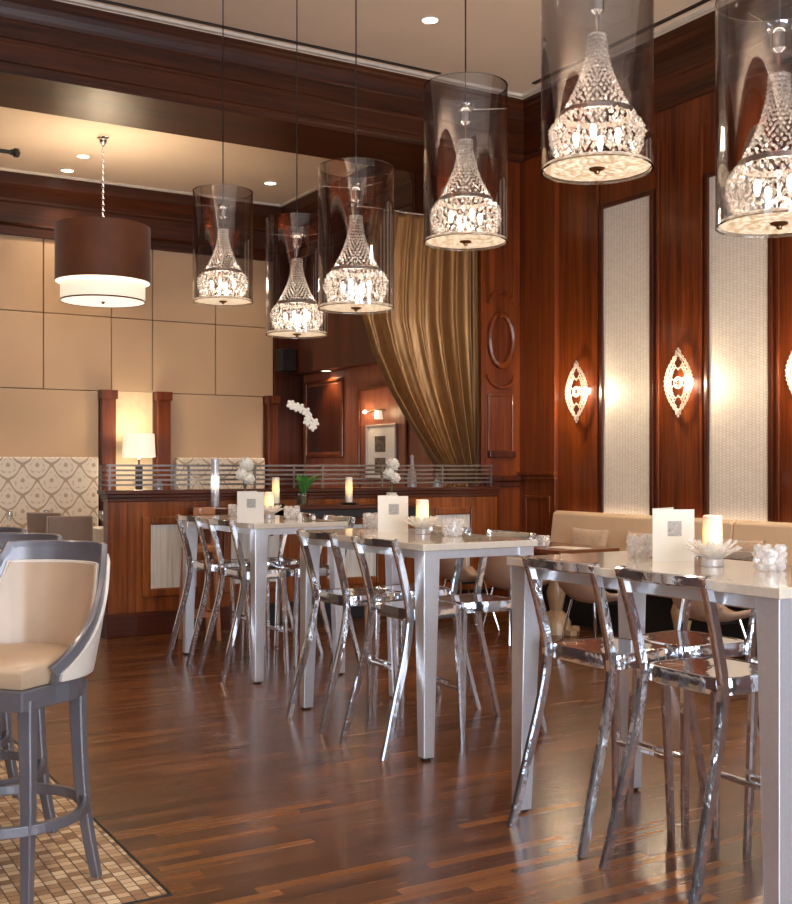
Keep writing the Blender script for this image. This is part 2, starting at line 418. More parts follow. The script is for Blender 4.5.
# right wall
wr = sbox('wall_right', M['mahogany'], W, W+.15, YF, YB+1, 0, CZ)
def frame_x(m, X, y0, y1, z0, z1, w=.05, d=.03):
    """moulding frame standing on a plane x = X (towards -x)"""
    m.box(X-d, X, y0, y0+w, z0, z1); m.box(X-d, X, y1-w, y1, z0, z1)
    m.box(X-d, X, y0+w, y1-w, z0, z0+w); m.box(X-d, X, y0+w, y1-w, z1-w, z1)
strips = [(7.582,8.228),(6.222,6.868),(4.862,5.508),(3.502,4.148),(2.142,2.788)]
for (a, b) in strips:
    m = MB(); m.box(W-.012, W+.01, a, b, .55, 3.95)
    m.build('woven_strip', M['weave'], wr)
    m = MB(); frame_x(m, W, a-.045, b+.045, .5, 3.995, .045, .035)
    m.build('strip_frame', M['mahogany_dark'], wr, bevel=.008)
# vertical beads on the wood bays
m = MB()
for (a, b) in strips:
    for y in (a-.105, b+.075):
        m.box(W-.025, W, y, y+.03, .5, BZ-.25)
m.build('vertical_bead', M['mahogany'], wr, bevel=.008)
# right wall pier beside the corner with its rail and low panel
m = MB(); m.box(W-.05, W+.02, 8.93, YB+.1, 0, BZ); pier = m.build('corner_pier', M['mahogany'], wr, bevel=.004)
m = MB(); m.box(W-.09, W-.04, 8.90, YB+.05, 1.36, 1.40); m.box(W-.075, W-.04, 8.90, YB+.05, 1.32, 1.36); m.build('chair_rail', M['mahogany'], wr, bevel=.008)
m = MB(); frame_x(m, W-.05, 9.0, 9.42, .35, 1.15, .03, .015); m.build('low_panel', M['mahogany'], wr, bevel=.004)

def cornice_profile(H, drop=0):
    # (projection, z) from underside to ceiling
    b = BZ
    return [(p*.45, z) for p, z in [(0,b),(.035,b),(.035,b+.03),(.06,b+.05),(.06,b+.08),(.03,b+.10),(.03,b+.25),(.05,b+.262),(.05,b+.285),(.03,b+.30),(.03,b+.44),
            (.05,b+.45),(.06,b+.48),(.09,b+.53),(.13,b+.57),(.13,b+.60),(.16,b+.62),(.16,H-.035),(0,H-.035)]]
m = MB(); pr = cornice_profile(CZ)
m.rings([[(x, YB-p, z) for p, z in pr] + [(x, YB+.9, CZ-.035),(x, YB+.9, BZ)] for x in (XL, W-.02)])
beam = struct(m.build('trim_beam', M['beam_wood']))
m = MB(); m.rings([[(W-p, y, z) for p, z in pr] + [(W+.05, y, CZ-.035),(W+.05, y, BZ)] for y in (YF, YB)])
struct(m.build('trim_frieze', M['beam_wood_y']))
m = MB(); m.box(XL, W-.09, YB-.12, YB-.07, CZ-.030, CZ+.01); m.box(W-.12, W-.07, YF, YB-.07, CZ-.030, CZ+.01)
m.box(XL, W, YB-.075, YB+.6, CZ-.036, CZ+.01); m.box(W-.075, W, YF, YB, CZ-.036, CZ+.01)
struct(m.build('trim_ceiling', M['trim_cream']))

# pilaster in the plane of the beam, with the oval medallion
m = MB(); m.box(6.70, W, YB+.02, YB+.06, 0, BZ); m.box(6.86, W, YB+.055, YB+.88, 0, BZ)
pil = struct(m.build('wall_pier', M['mahogany']))
m = MB()
def frame_y(m, Y, x0, x1, z0, z1, w=.05, d=.03):
    m.box(x0, x0+w, Y-d, Y, z0, z1); m.box(x1-w, x1, Y-d, Y, z0, z1)
    m.box(x0+w, x1-w, Y-d, Y, z0, z0+w); m.box(x0+w, x1-w, Y-d, Y, z1-w, z1)
for (z0, z1) in ((1.60,2.22),):
    frame_y(m, YB+.02, 6.78, 7.12, z0, z1, .03, .02)
m.build('panel_moulding', M['mahogany'], pil, bevel=.005)
def ell(cx, cz, a, b, n=40, a0=0, a1=2*pi): return [(cx+a*cos(a0+(a1-a0)*k/n), cz+b*sin(a0+(a1-a0)*k/n)) for k in range(n+1)]
m = MB()
e_ = ell(6.95, 2.79, .15, .27)[:-1]
m.tube([(x, YB+.01, z) for x, z in e_], .036, 8, closed=True)
m.build('oval_moulding', M['mahogany'], pil, smooth=True)
m = MB()
m.tube([(x, YB+.01, z) for x, z in ell(6.95, 3.17, .17, .12, 18, 0, pi)], .02, 6)
m.tube([(x, YB+.01, z) for x, z in ell(6.95, 2.42, .17, .13, 18, pi, 2*pi)], .02, 6)
m.tube([(6.78,YB+.01,3.17),(6.78,YB+.01,4.45)], .014, 6); m.tube([(7.12,YB+.01,3.17),(7.12,YB+.01,4.45)], .014, 6)
m.build('arched_moulding', M['mahogany'], pil, smooth=True)
m = MB(); m.box(6.72, W-.06, YB-.04, YB+.03, 1.30, 1.36); m.box(6.74, W-.06, YB-.02, YB+.03, 1.24, 1.30)
m.box(6.78, 7.12, YB-.03, YB+.03, 1.55, 1.62); m.build('chair_rail', M['mahogany_dark'], pil, bevel=.008)

# back wall
wb = sbox('wall_back', M['seam'], XL, W, YBK+.005, YBK+.15, 0, CB)
cols = [-1.3,-.3,.7,1.55,2.37,3.194,4.022,4.548,5.396,6.22]
for (z0, z1) in ((3.315,4.205),(2.395,3.305)):
    for a, b in zip(cols[:-1], cols[1:]):
        m = MB(); m.box(a+.006, b-.006, YBK-.02, YBK+.02, z0, z1)
        m.build('fabric_panel', M['beige_panel'], wb, bevel=.006)
for a, b in ((-1.3,1.3),(1.31,3.86),(4.785,6.07)):
    m = MB(); m.box(a, b, YBK-.02, YBK+.02, .5, 2.385); m.build('fabric_panel', M['beige_panel'], wb, bevel=.006)
m = MB(); m.box(4.07, 4.55, YBK-.01, YBK+.02, .5, 2.43); m.build('niche_panel', M['niche'], wb)
m = MB(); p0 = 4.205
pr2 = [(0,p0),(.05,p0),(.05,p0+.1),(.07,p0+.12),(.04,p0+.15),(.04,p0+.38),(.06,p0+.40),(.06,p0+.43),(.10,p0+.50),(.16,p0+.58),(.16,CB-.03),(0,CB-.03)]
m.rings([[(x, YBK-p, z) for p, z in pr2] for x in (XL, XS)]); m.build('back_frieze', M['beam_wood'], wb)
m = MB(); m.box(XL, XS, YBK-.19, YBK+.02, CB-.03, CB+.01); m.build('cream_trim', M['trim_cream'], wb)
for a, b in ((3.87,4.045),(4.58,4.745),(6.10,6.24)):
    m = MB(); m.box(a, b, YBK-.14, YBK+.02, 0, 2.29); m.box(a-.02, b+.02, YBK-.16, YBK+.02, 2.29, 2.40); m.build('pilaster', M['mahogany'], wb, bevel=.005)
m = MB(); m.box(6.22, 6.70, YBK-.06, YBK+.02, 0, p0+.05); m.build('corner_panel', M['mahogany_dark'], wb)

# side wall of the back room: upper bulkhead and the recessed lower wall
ws = sbox('wall_side', M['mahogany_dark'], XS, W+.1, YB+.88, YBK, 2.69, CB)
m = MB(); m.rings([[(XS-p, y, z) for p, z in pr2] for y in (YB+.9, YBK)]); m.build('side_frieze', M['beam_wood_y'], ws)
m = MB(); m.box(XS-.19, XS, YB+.9, YBK-.17, CB-.03, CB+.01); m.build('cream_trim', M['trim_cream'], ws)
wa = sbox('wall_alcove', M['walnut_alcove'], 6.65, W+.1, YB+.88, YBK, 0, 2.70)
def frame_panel(y0, y1, z0, z1, mat):
    m = MB(); frame_x(m, 6.65, y0, y1, z0, z1, .05, .03)
    return m.build('panel_moulding', mat, wa, bevel=.012)
frame_panel(12.47, 13.56, 1.57, 2.60, M['mahogany'])
frame_panel(10.9, 12.08, .9, 2.43, M['mahogany'])
m = MB(); m.box(6.642, 6.66, 12.55, 13.48, 1.65, 2.52); m.build('panel_field', M['mahogany_dark'], wa)

# ceiling slot grilles
def grille(name, label, x0, x1, y0, y1, along):
    t = empty(name, ((x0+x1)/2, (y0+y1)/2, CZ), 0, label, 'ceiling vent')
    hx, hy = (x1-x0)/2, (y1-y0)/2
    m = MB(); m.box(-hx, hx, -hy, hy, -.008, 0.01); m.build('grille_backing', M['black'], t)
    m = MB()
    if along == 'x':
        for v in (-hy, -.004, hy-.008): m.box(-hx, hx, v, v+.005, -.012, .002)
    else:
        for v in (-hx, -.004, hx-.008): m.box(v, v+.008, -hy, hy, -.014, .002)
    m.build('grille_frame', M['rail'], t)
grille('ceiling_vent', 'long dark linear slot vent in the cream ceiling along the wooden beam', -1.0, 6.05, 9.285, 9.325, 'x')
grille('ceiling_vent', 'dark linear slot vent in the ceiling along the right wall, seen between the big pendants', 7.00, 7.04, 3.0, 9.05, 'y')

# ------------------------------------------------------------------ lights helper
def spot(loc, power, size=100, col=(1,.80,.60), blend=.8, rad=.06, to=None):
    l = bpy.data.lights.new('spot','SPOT'); l.energy = power; l.spot_size = radians(size); l.spot_blend = blend
    l.shadow_soft_size = rad; l.color = col
    o = bpy.data.objects.new('spot_lamp', l); COL.objects.link(o); o.location = loc
    if to is not None:
        o.rotation_euler = (Vector(to)-Vector(loc)).to_track_quat('-Z','Y').to_euler()
    return o
def point(loc, power, col=(1,.78,.52), rad=.03, parent=None):
    l = bpy.data.lights.new('bulb','POINT'); l.energy = power; l.shadow_soft_size = rad; l.color = col
    o = bpy.data.objects.new('bulb_lamp', l); COL.objects.link(o); o.location = loc
    if parent is not None: o.parent = parent
    return o
def area(loc, rot, sx, sy, power, col=(1,1,1)):
    l = bpy.data.lights.new('area','AREA'); l.shape = 'RECTANGLE'; l.size = sx; l.size_y = sy; l.energy = power; l.color = col
    o = bpy.data.objects.new('window_daylight', l); COL.objects.link(o); o.location = loc; o.rotation_euler = rot
    return o

# recessed downlights
def downlight(x, y, z, power, label, group=None, size=110):
    t = empty('ceiling_downlight', (x, y, z), 0, label, 'ceiling light', group)
    m = MB(); m.lathe([(.085,.004),(.085,-.006),(.072,-.008),(.068,.002)], n=24, closed=True, cap=False); m.build('trim_ring', M['trim_cream'], t, smooth=True)
    m = MB(); m.lathe([(.068,0),(.068,-.004)], n=24); m.build('lens', M['lamp_disc'], t)
    spot((x, y, z-.03), power, size)
    return t
for (x, y) in ((5.25,8.24),(1.6,8.0),(5.6,5.6),(1.6,5.2),(5.6,3.0),(1.6,2.2),(4.2,1.0),(-1.2,6.6),(-1.2,3.2)):
    downlight(x, y, CZ, 115, 'small round lit downlight in the cream ceiling ahead of the beam' if (x, y)==(5.25,8.24) else 'round recessed downlight of the main ceiling, outside the frame', None if (x, y)==(5.25,8.24) else 'main ceiling downlights outside the frame')
downlight(3.37, 12.55, CB, 70, 'lit downlight in the lower ceiling, right one of the pair beside the drum lamp chain')
downlight(3.37, 13.25, CB, 70, 'lit downlight in the lower ceiling nearest the back frieze, left of the drum lamp')
downlight(5.67, 12.56, CB, 80, 'lit round downlight in the lower ceiling between the two farthest glass pendants')
downlight(1.4, 12.9, CB, 80, 'round recessed ceiling downlight over the dining tables, outside the frame')
d_ = downlight(6.54, 12.75, 2.69, 40, 'small round downlight in the underside of the bulkhead above the framed wood panel', None, 140)
d_.scale = (.9,.9,1)

# ------------------------------------------------------------------ pendants
def make_pendant():
    t = empty('glass_pendant', (0,0,0)); tag(t, 'x', 'pendant light')
    R, H = .225, .835
    m = MB()
    m.lathe([(R,0),(R,H),(R-.005,H),(R-.005,0)], n=64, closed=True, cap=False)
    m.build('glass_cylinder', M['glass'], t, smooth=True)
    m = MB(); m.lathe([(R+.001,-.001),(R+.001,.004),(R-.006,.004),(R-.006,-.001)], n=64, closed=True, cap=False); m.build('bottom_rim', M['clear'], t, smooth=True)
    m = MB()
    m.lathe([(R+.001,H-.003),(R+.001,H+.001),(R-.006,H+.001),(R-.006,H-.003)], n=64, closed=True, cap=False)
    m.build('top_rim', M['clear'], t, smooth=True)
    # bottom diffuser of pressed glass
    m = MB(); m.lathe([(.02,.010),(.10,.004),(R-.012,.012),(R-.008,.018),(.10,.018),(.02,.022)], n=48)
    m.build('bottom_dish', M['dish'], t, smooth=True)
    m = MB(); m.lathe([(.0,-.016),(.010,-.012),(.012,-.004),(.03,.002),(.036,.012),(.0,.016)], n=20); m.build('finial', M['bronze'], t, smooth=True)
    # bead tent
    m = MB(); NS, NR = 22, 19
    for i in range(NS):
        for j in range(NR):
            q = j/(NR-1); r = .036+.102*q**1.9; z = .545-.31*q
            a = 2*pi*(i+.5*(j%2))/NS
            m.octa((r*cos(a), r*sin(a), z), .0078, .0085)
    b = m.build('bead_strands', M['crystal'], t); b['kind'] = 'stuff'
    m = MB(); m.lathe([(.0,.552),(.03,.552),(.037,.545),(.03,.538),(.0,.538)], n=20); m.build('bead_cap', M['chrome'], t, smooth=True)
    m = MB(); m.lathe([(.140,.236),(.146,.236),(.146,.214),(.140,.214)], n=40, closed=True, cap=False); m.build('ring_band', M['band'], t, smooth=True)
    m = MB(); rows = [(.155,.205),(.170,.188),(.180,.168),(.184,.146),(.182,.124),(.176,.102),(.168,.080),(.155,.060)]
    for j, (r, z) in enumerate(rows):
        n = 34
        for i in range(n):
            a = 2*pi*(i+.5*(j%2))/n + random.uniform(-.03,.03)
            rr = r+random.uniform(-.006,.006)
            m.octa((rr*cos(a), rr*sin(a), z+random.uniform(-.004,.004)), random.uniform(.009,.013), random.uniform(.011,.018))
    b = m.build('crystal_basket', M['crystal'], t); b['kind'] = 'stuff'
    m = MB()
    for k in range(4):
        a = 2*pi*k/4+.4
        m.lathe([(.0,.165),(.010,.158),(.013,.14),(.009,.118),(.006,.105)], (.085*cos(a), .085*sin(a), 0), n=10)
    m.build('bulb', M['bulb'], t, smooth=True)
    m = MB(); m.lathe([(.0,.735),(.05,.735),(.045,.715),(.03,.70),(.016,.69),(.014,.66),(.03,.70),(.03,.645),(.010,.63),(.006,.55),(.006,.10),(.0,.10)], n=24); m.build('stem', M['chrome'], t, smooth=True)
    m = MB()
    for k in range(3):
        a = 2*pi*k/3+.5; m.tube([(0,0,.715),(.222*cos(a),.222*sin(a),.715)], .0022, 6)
    m.build('spider_bracket', M['chrome'], t)
    return t
def dish_mat():
    k = NT('pressed_glass_dish'); b = k.bsdf(Roughness=.4)
    b.inputs['Base Color'].default_value = (.85,.8,.74,1)
    v = k.n('ShaderNodeTexVoronoi', Scale=42.0); k.l(k.coords(), v.inputs['Vector'])
    c = k.ramp(v.outputs['Distance'], [(.0,(1,.95,.84)),(.35,(1,.80,.56)),(.6,(.5,.32,.16))])
    k.l(c, b.inputs['Emission Color']); b.inputs['Emission Strength'].default_value = .95
    return k.m
M['dish'] = dish_mat()
M['band'] = flat('ring_band', (.35,.28,.24), .3, metal=.6)
pp = make_pendant(); used = [False]
PEND = [((3.171,7.888,2.695),'farthest high glass-cylinder pendant with bead chandelier, leftmost of the six'),
        ((3.499,7.285,2.405),'low-hung clear glass-cylinder pendant with beads, second from the left and smallest'),
        ((3.161,5.776,2.385),'low glass-cylinder pendant with beads in front of the left edge of the gold curtain'),
        ((3.362,4.923,2.650),'glass-cylinder pendant with beads in front of the upper right of the gold curtain'),
        ((3.000,3.451,2.650),'big near glass-cylinder pendant whose top is cut by the frame, left of the rightmost one'),
        ((3.287,2.780,2.335),'nearest and rightmost glass-cylinder pendant, cut by the right frame edge')]
for loc, lab in PEND:
    o = place(pp, used, loc, random.uniform(0,1), lab, 'glass pendants over the high tables')
PENDS = [o for o in COL.objects if o.name.startswith('glass_pendant')]
for o in PENDS:
    hz = CZ - o.location.z
    m = MB(); m.tube([(0,0,.735),(0,0,hz-.01)], .0042, 8); m.build('cord', M['iron'], o)
    m = MB(); m.lathe([(.0,hz),(.06,hz),(.06,hz-.02),(.02,hz-.035),(.0,hz-.035)], n=24); m.build('ceiling_rose', M['chrome'], o, smooth=True)
    point((0,0,.16), 9, (1,.83,.66), parent=o, rad=.05)

# drum pendant in the back room
t = empty('drum_pendant', (3.334,11.645,CB), 0, 'large brown double drum pendant with glowing cream inner shade on a chain', 'pendant light')
m = MB(); m.lathe([(.49,3.395-CB),(.49,3.98-CB),(.484,3.98-CB),(.484,3.395-CB)], n=64, closed=True, cap=False); m.build('outer_shade', M['brown_shade'], t, smooth=True)
m = MB(); m.lathe([(.483,3.392-CB),(.483,3.975-CB),(.480,3.975-CB),(.480,3.392-CB)], n=64, closed=True, cap=False); m.build('shade_lining', M['drum_glow'], t, smooth=True)
m = MB(); m.lathe([(.435,3.20-CB),(.435,3.9-CB),(.430,3.9-CB),(.430,3.20-CB)], n=64, closed=True, cap=False); m.build('inner_shade', M['drum_glow'], t, smooth=True)
m = MB(); m.lathe([(.437,3.19-CB),(.437,3.205-CB),(.428,3.205-CB),(.428,3.19-CB)], n=64, closed=True, cap=False); m.build('rim', M['brown_shade'], t, smooth=True)
m = MB(); m.lathe([(.0,3.195-CB),(.43,3.195-CB),(.43,3.2-CB),(.0,3.2-CB)], n=64); m.build('diffuser', M['drum_disc'], t, smooth=True)
m = MB(); m.lathe([(.0,3.165-CB),(.012,3.17-CB),(.016,3.18-CB),(.03,3.192-CB),(.0,3.196-CB)], n=16); m.build('finial', M['chrome'], t, smooth=True)
m = MB(); zz = 4.0-CB; k = 0
while zz < -.13:
    a = (k%2)*pi/2; r = .012
    m.tube([(r*cos(q)*cos(a), r*cos(q)*sin(a), zz+.016+.021*sin(q)) for q in [2*pi*i/10 for i in range(10)]], .0035, 5, closed=True)
    zz += .032; k += 1
m.build('chain', M['chrome'], t, smooth=True)
m = MB(); m.tube([(-.482,0,3.96-CB),(.482,0,3.96-CB)], .006, 6); m.tube([(0,-.482,3.96-CB),(0,.482,3.96-CB)], .006, 6); m.tube([(0,0,3.2-CB),(0,0,4.01-CB)], .008, 6); m.build('shade_spider', M['iron'], t)
m = MB(); m.box(-.055,.055,-.055,.055,-.03,0); m.lathe([(.03,-.03),(.045,-.05),(.035,-.085),(.012,-.11),(.005,-.13)], n=20); m.build('canopy', M['chrome'], t, bevel=.004)
point((3.334,11.645,3.8), 30, rad=.12)

# ceiling rod with ball finial at the far left
t = empty('hanging_rod', (2.33,11.89,4.70), 0, 'dark metal rod with ball finial near the lower ceiling at the left frame edge', 'rod')
m = MB(); m.tube([(-1.2,0,0),(.12,0,0)], .022, 10); m.build('rod', M['iron'], t, smooth=True)
m = MB(); m.lathe([(.0,-.05),(.03,-.04),(.045,0),(.03,.04),(.0,.05)], (.17,0,0), n=16); m.tube([(.11,0,0),(.14,0,0)], .03, 10); m.build('ball_finial', M['iron'], t, smooth=True)
m = MB()
for x in (-1.0,-.5): m.tube([(x,0,.01),(x,0,.252)], .01, 8)
m.build('hanger', M['iron'], t)

# ------------------------------------------------------------------ high tables
def make_table():
    t = empty('high_table', (0,0,0)); tag(t, 'x', 'table')
    LX, LY = .68, 1.40
    m = MB(); m.box(-.015, LX+.015, -.015, LY+.015, 1.035, 1.07); m.build('tabletop', M['stone'], t, bevel=.004)
    m = MB()
    m.box(.03,LX-.03,.008,.045,.993,1.035); m.box(.03,LX-.03,LY-.045,LY-.008,.993,1.035)
    m.box(.008,.045,.03,LY-.03,.993,1.035); m.box(LX-.045,LX-.008,.03,LY-.03,.993,1.035)
    m.build('apron', M['satin'], t)
    for sx in (0,1):
        for sy in (0,1):
            m = MB(); a, b = .095, .060
            def rect(s_, z): 
                x0 = 0.0 if sx == 0 else LX-s_; y0 = 0.0 if sy == 0 else LY-s_
                return [(x0,y0,z),(x0+s_,y0,z),(x0+s_,y0+s_,z),(x0,y0+s_,z)]
            m.rings([rect(b,.012), rect(a,1.035)])
            lg = m.build('leg', M['satin'], t, bevel=.003)
            m = MB(); x0 = .012 if sx == 0 else LX-b+.012; y0 = .012 if sy == 0 else LY-b+.012
            m.box(x0, x0+b-.024, y0, y0+b-.024, 0, .013); m.build('foot_pad', M['black'], lg)
    return t
tp = make_table(); used = [False]
TABS = [((2.985,6.855,0),'farthest pale-topped high table with tapered aluminium legs, nearest the bar'),
        ((2.915,4.630,0),'middle high table with cream stone top and tapered aluminium legs'),
        ((2.820,2.385,0),'nearest high table, cream stone top, cut by the right frame edge')]
for loc, lab in TABS: place(tp, used, loc, 0, lab, 'high tables')

# ------------------------------------------------------------------ aluminium stools
def make_stool():
    t = empty('metal_bar_stool', (0,0,0)); tag(t, 'x', 'bar stool')
    for s_ in (-1,1):
        pts = [(0,.217,0),(.028,.212,.10),(.058,.207,.22),(.092,.203,.34),(.125,.199,.46),(.150,.196,.57),(.163,.194,.66),(.163,.193,.72),(.152,.194,.78),(.132,.196,.86),(.108,.199,.95),(.080,.202,1.04),(.066,.204,1.085)]
        p = smoothpath([(x, s_*y, z) for x, y, z in pts], 3)
        m = MB(); n = len(p)
        m.bar(p, [.030]*n, [.041 if q.z > .3 else .037 for q in p], side=(0,1,0))
        m.build('rear_leg_and_post', M['steel'], t, smooth=True, sharp=30)
        m = MB(); m.bar([(.505, s_*.162, .0),(.495, s_*.152, .35),(.485, s_*.145, .71)], [.028,.031,.035], [.028,.033,.038], side=(0,1,0))
        m.build('front_leg', M['steel'], t, smooth=True, sharp=30)
    # back rail (bowed backwards)
    m = MB(); pts = []
    for k in range(13):
        q = k/12*2-1; pts.append((.066-.030*(1-q*q), q*.214, 1.068))
    m.bar(pts, .040, .022, side=(0,0,1)); m.build('back_rail', M['steel'], t, smooth=True, sharp=30)
    # seat: rounded pan with an apron
    def outline(sc):
        o = []
        for k in range(48):
            a = 2*pi*k/48; ca, sa = cos(a), sin(a); e = .42
            x = .338+ (abs(ca)**e)*(1 if ca > 0 else -1)*.186*sc; 
            wy = .205-.035*((x-.15)/.37)
            y = (abs(sa)**e)*(1 if sa > 0 else -1)*wy*sc
            o.append((x, y))
        return o
    m = MB(); o0 = outline(1)
    def cv(o, z): return [(x, y, z) for x, y in o]
    m.rings([cv(outline(.96), .672), cv(o0, .676), cv(o0, .722), cv(outline(.985), .732), cv(outline(.93), .733)], cap=False)
    m.build('seat_apron', M['steel'], t, smooth=True, sharp=50)
    m = MB(); rs = []
    for sc in (.935,.86,.74,.6,.45,.3,.15,.04):
        rs.append([(x, y, .733-.022*(1-sc**2)-.004*cos(3*(x-.338)/.186)*(1-sc)) for x, y in outline(sc)])
    m.rings(rs, cap=True); m.build('seat_pan', M['steel'], t, smooth=True, sharp=80)
    m = MB(); m.bar([(.498,-.155,.29),(.498,.155,.29)], .022, .022, side=(0,0,1)); m.build('footrest', M['steel'], t, smooth=True, sharp=30)
    return t
sp_ = make_stool(); used = [False]
near = [(2.700,3.405,'polished metal stool in front of the nearest table, left one of the two'),
        (2.695,2.845,'nearest polished metal stool, its right rear foot cut by the bottom frame edge'),
        (2.755,5.633,'polished metal stool on the left side of the middle table, farther one'),
        (2.752,4.958,'polished metal stool left of the middle table, the nearer one beside its corner leg'),
        (2.838,7.945,'leftmost polished metal stool, at the far left of the farthest table'),
        (2.830,7.265,'second polished metal stool from the left, at the farthest table beside its front leg')]
far_ = [(3.765,3.385,'metal stool across the nearest table, seat seen between the two stools in front'),
        (3.765,2.745,'metal stool across the nearest table, seen behind the frontmost stool back'),
        (3.815,5.665,'metal stool behind the middle table, seen between its left stools'),
        (3.810,5.030,'metal stool behind the middle table, seen right of the table front leg'),
        (3.900,7.900,'metal stool on the far side of the farthest table, beside the bar'),
        (3.895,7.250,'metal stool on the far side of the farthest table, right of its front leg')]
for x, y, lab in near: place(sp_, used, (x,y,0), 0, lab, 'polished metal stools at the high tables')
for x, y, lab in far_: place(sp_, used, (x,y,0), pi, lab, 'polished metal stools at the high tables')

# ------------------------------------------------------------------ things on the high tables
def make_menu():
    t = empty('menu_card', (0,0,0)); tag(t, 'x', 'menu')
    m = MB(); m.box(-.105,.105,-.0035,0,0,.225); m.build('front_cover', M['paper'], t)
    m = MB(); c, s = cos(radians(38)), sin(radians(38))
    vs = m.box(-.21,0,-.0035,0,0,.23)
    for v in vs: x, y = v.co.x, v.co.y; v.co.x = -.105+ (-x)*c*1 - y*s; v.co.y = -y*c + (-x)*s*1 if False else (-x)*s + y*c
    m.build('back_cover', M['paper'], t)
    m = MB(); m.box(-.03,.04,-.0045,-.003,.11,.175); m.build('printed_picture', M['paper_grey'], t)
    return t
mp_ = make_menu(); used = [False]
FV = -radians(30.75)
menus = [(3.235,3.262,'folded cream menu card with a small grey print, on the nearest table'),
         (3.305,5.590,'folded cream menu card with a printed emblem, on the middle table'),
         (3.020,7.015,'folded cream menu card on the farthest table, below the white flower')]
for x, y, lab in menus: place(mp_, used, (x,y,1.0703), FV+radians(12), lab, 'menu cards on the high tables').scale = (.86,.86,.93)

def make_lotus():
    t = empty('lotus_candle_holder', (0,0,0)); tag(t, 'x', 'candle holder')
    m = MB(); m.lathe([(.038,0),(.042,.003),(.042,.028),(.036,.031),(.03,.034)], n=24); m.build('base', M['crystal_table'], t, smooth=True)
    m = MB()
    for row, (n, r0, ln, tilt, w) in enumerate(((11,.028,.090,36,.019),(11,.028,.092,54,.019),(9,.030,.078,70,.017))):
        for k in range(n):
            a = 2*pi*(k+.5*row)/n; ti = radians(tilt)
            d = Vector((cos(a)*cos(ti), sin(a)*cos(ti), sin(ti))); sd = Vector((-sin(a), cos(a), 0)); up = d.cross(sd)*-1
            base = Vector((cos(a)*r0, sin(a)*r0, .032))
            rr = []
            for q, ww in ((0,.35),(.3,.85),(.55,1),(.8,.7),(.95,.25),(1,.04)):
                c_ = base+d*ln*q+up*(.012*q*q)
                rr.append([c_+sd*w*ww*.9+up*.003, c_+up*.006, c_-sd*w*ww*.9+up*.003, c_-up*.004])
            m.rings(rr)
    m.build('petals', M['crystal_table'], t)
    return t
def make_candle(h):
    t = empty('pillar_candle', (0,0,0)); tag(t, 'x', 'candle')
    m = MB(); m.lathe([(.036,0),(.037,h*.5),(.036,h),(.032,h+.003),(.026,h-.008),(.0,h-.010)], n=28); m.build('wax', M['candle'], t, smooth=True)
    m = MB(); m.tube([(0,0,h-.012),(.002,0,h+.004)], .0012, 5); m.build('wick', M['black'], t)
    return t
lp = make_lotus(); ul = [False]; cp = make_candle(.155); uc = [False]
lots = [(3.215,3.035,'nearest','nearest table'),(3.345,5.330,'middle','middle table'),(3.385,7.52,'farthest','farthest table')]
for x, y, a_, b_ in lots:
    place(lp, ul, (x,y,1.0703), .2, 'crystal lotus candle holder on the %s' % b_, 'crystal lotus holders')
    place(cp, uc, (x,y,1.107), 0, 'lit cream pillar candle standing in the lotus holder on the %s' % b_, 'candles in lotus holders')
    point((x, y, 1.30), .25, (1,.6,.2), .02)
place(cp, uc, (4.175,9.13,1.1235), 0, 'lit tall candle on the bar ledge, behind the farthest table candle', 'candles on the bar ledge').scale = (.9,.9,1.48)
place(cp, uc, (4.905,9.10,1.1235), 0, 'lit tall candle on the bar ledge, below the framed wood panel', 'candles on the bar ledge').scale = (.9,.9,1.48)

def make_nugget():
    t = MB(); random.seed(11)
    t.lathe([(.034,0),(.036,.01),(.034,.075),(.028,.08),(.026,.02),(.0,.018)], n=16)
    for j in range(4):
        for i in range(7):
            a = 2*pi*(i+.5*(j%2))/7+random.uniform(-.12,.12); rr = .040+.005*sin(pi*(j+.5)/4)+random.uniform(-.004,.004)
            t.ico((rr*cos(a), rr*sin(a), .015+j*.022), .0160, 1, (1,1,random.uniform(.8,1.1)), Matrix.Rotation(random.random()*3,4,(1,.5,.3)))
    return t.build('crystal_votive', M['crystal_table'])
nu = make_nugget(); tag(nu, 'x', 'votive holder'); used = [False]
for x, y, z, lab in ((3.262,2.800,1.0705,'knobbly crystal votive holder on the nearest table, right of the lotus holder'),
                  (3.285,3.500,1.0705,'knobbly crystal votive holder on the nearest table, left of the menu card'),
                  (3.395,5.095,1.0705,'knobbly crystal votive holder on the middle table, right of the lotus holder'),
                  (3.40,6.0,1.0705,'knobbly crystal votive holder peeking out left of the middle table menu card'),
                  (3.50,7.37,1.0705,'knobbly crystal votive holder on the farthest table, right of the lotus holder'),
                  (3.30,7.95,1.0705,'knobbly crystal votive holder peeking out left of the farthest table menu card'),
                  (6.05,7.66,.7605,'crystal votive on a brown dining table, seen past the middle table right corner')):
    o = place(nu, used, (x,y,z), random.random()*3, lab, 'crystal votives')
    if z > 1: o.scale = (1.05,1.05,1.02)
# rolled napkin and small salt cellar on the farthest table
t = empty('napkin_roll', (3.55,7.12,1.071), radians(65), 'rolled white napkin lying on the farthest table, right of the votive', 'napkin')
m = MB(); m.tube([(-.10,0,.016),(-.05,0,.017),(.05,0,.016),(.10,0,.015)], [.012,.016,.017,.013], 12); m.build('napkin', M['linen'], t, smooth=True)
m = MB(); m.tube([(.01,0,.0175),(.03,0,.0175)], .0185, 12); m.build('napkin_band', M['iron'], t, smooth=True)
m = MB(); m.lathe([(.016,0),(.018,.004),(.016,.03),(.012,.038),(0,.04)], n=14); o = m.build('salt_cellar', M['linen'], smooth=True, loc=(3.52,7.28,1.0703)); tag(o, 'tiny white salt cellar on the farthest table beside the napkin', 'salt cellar')

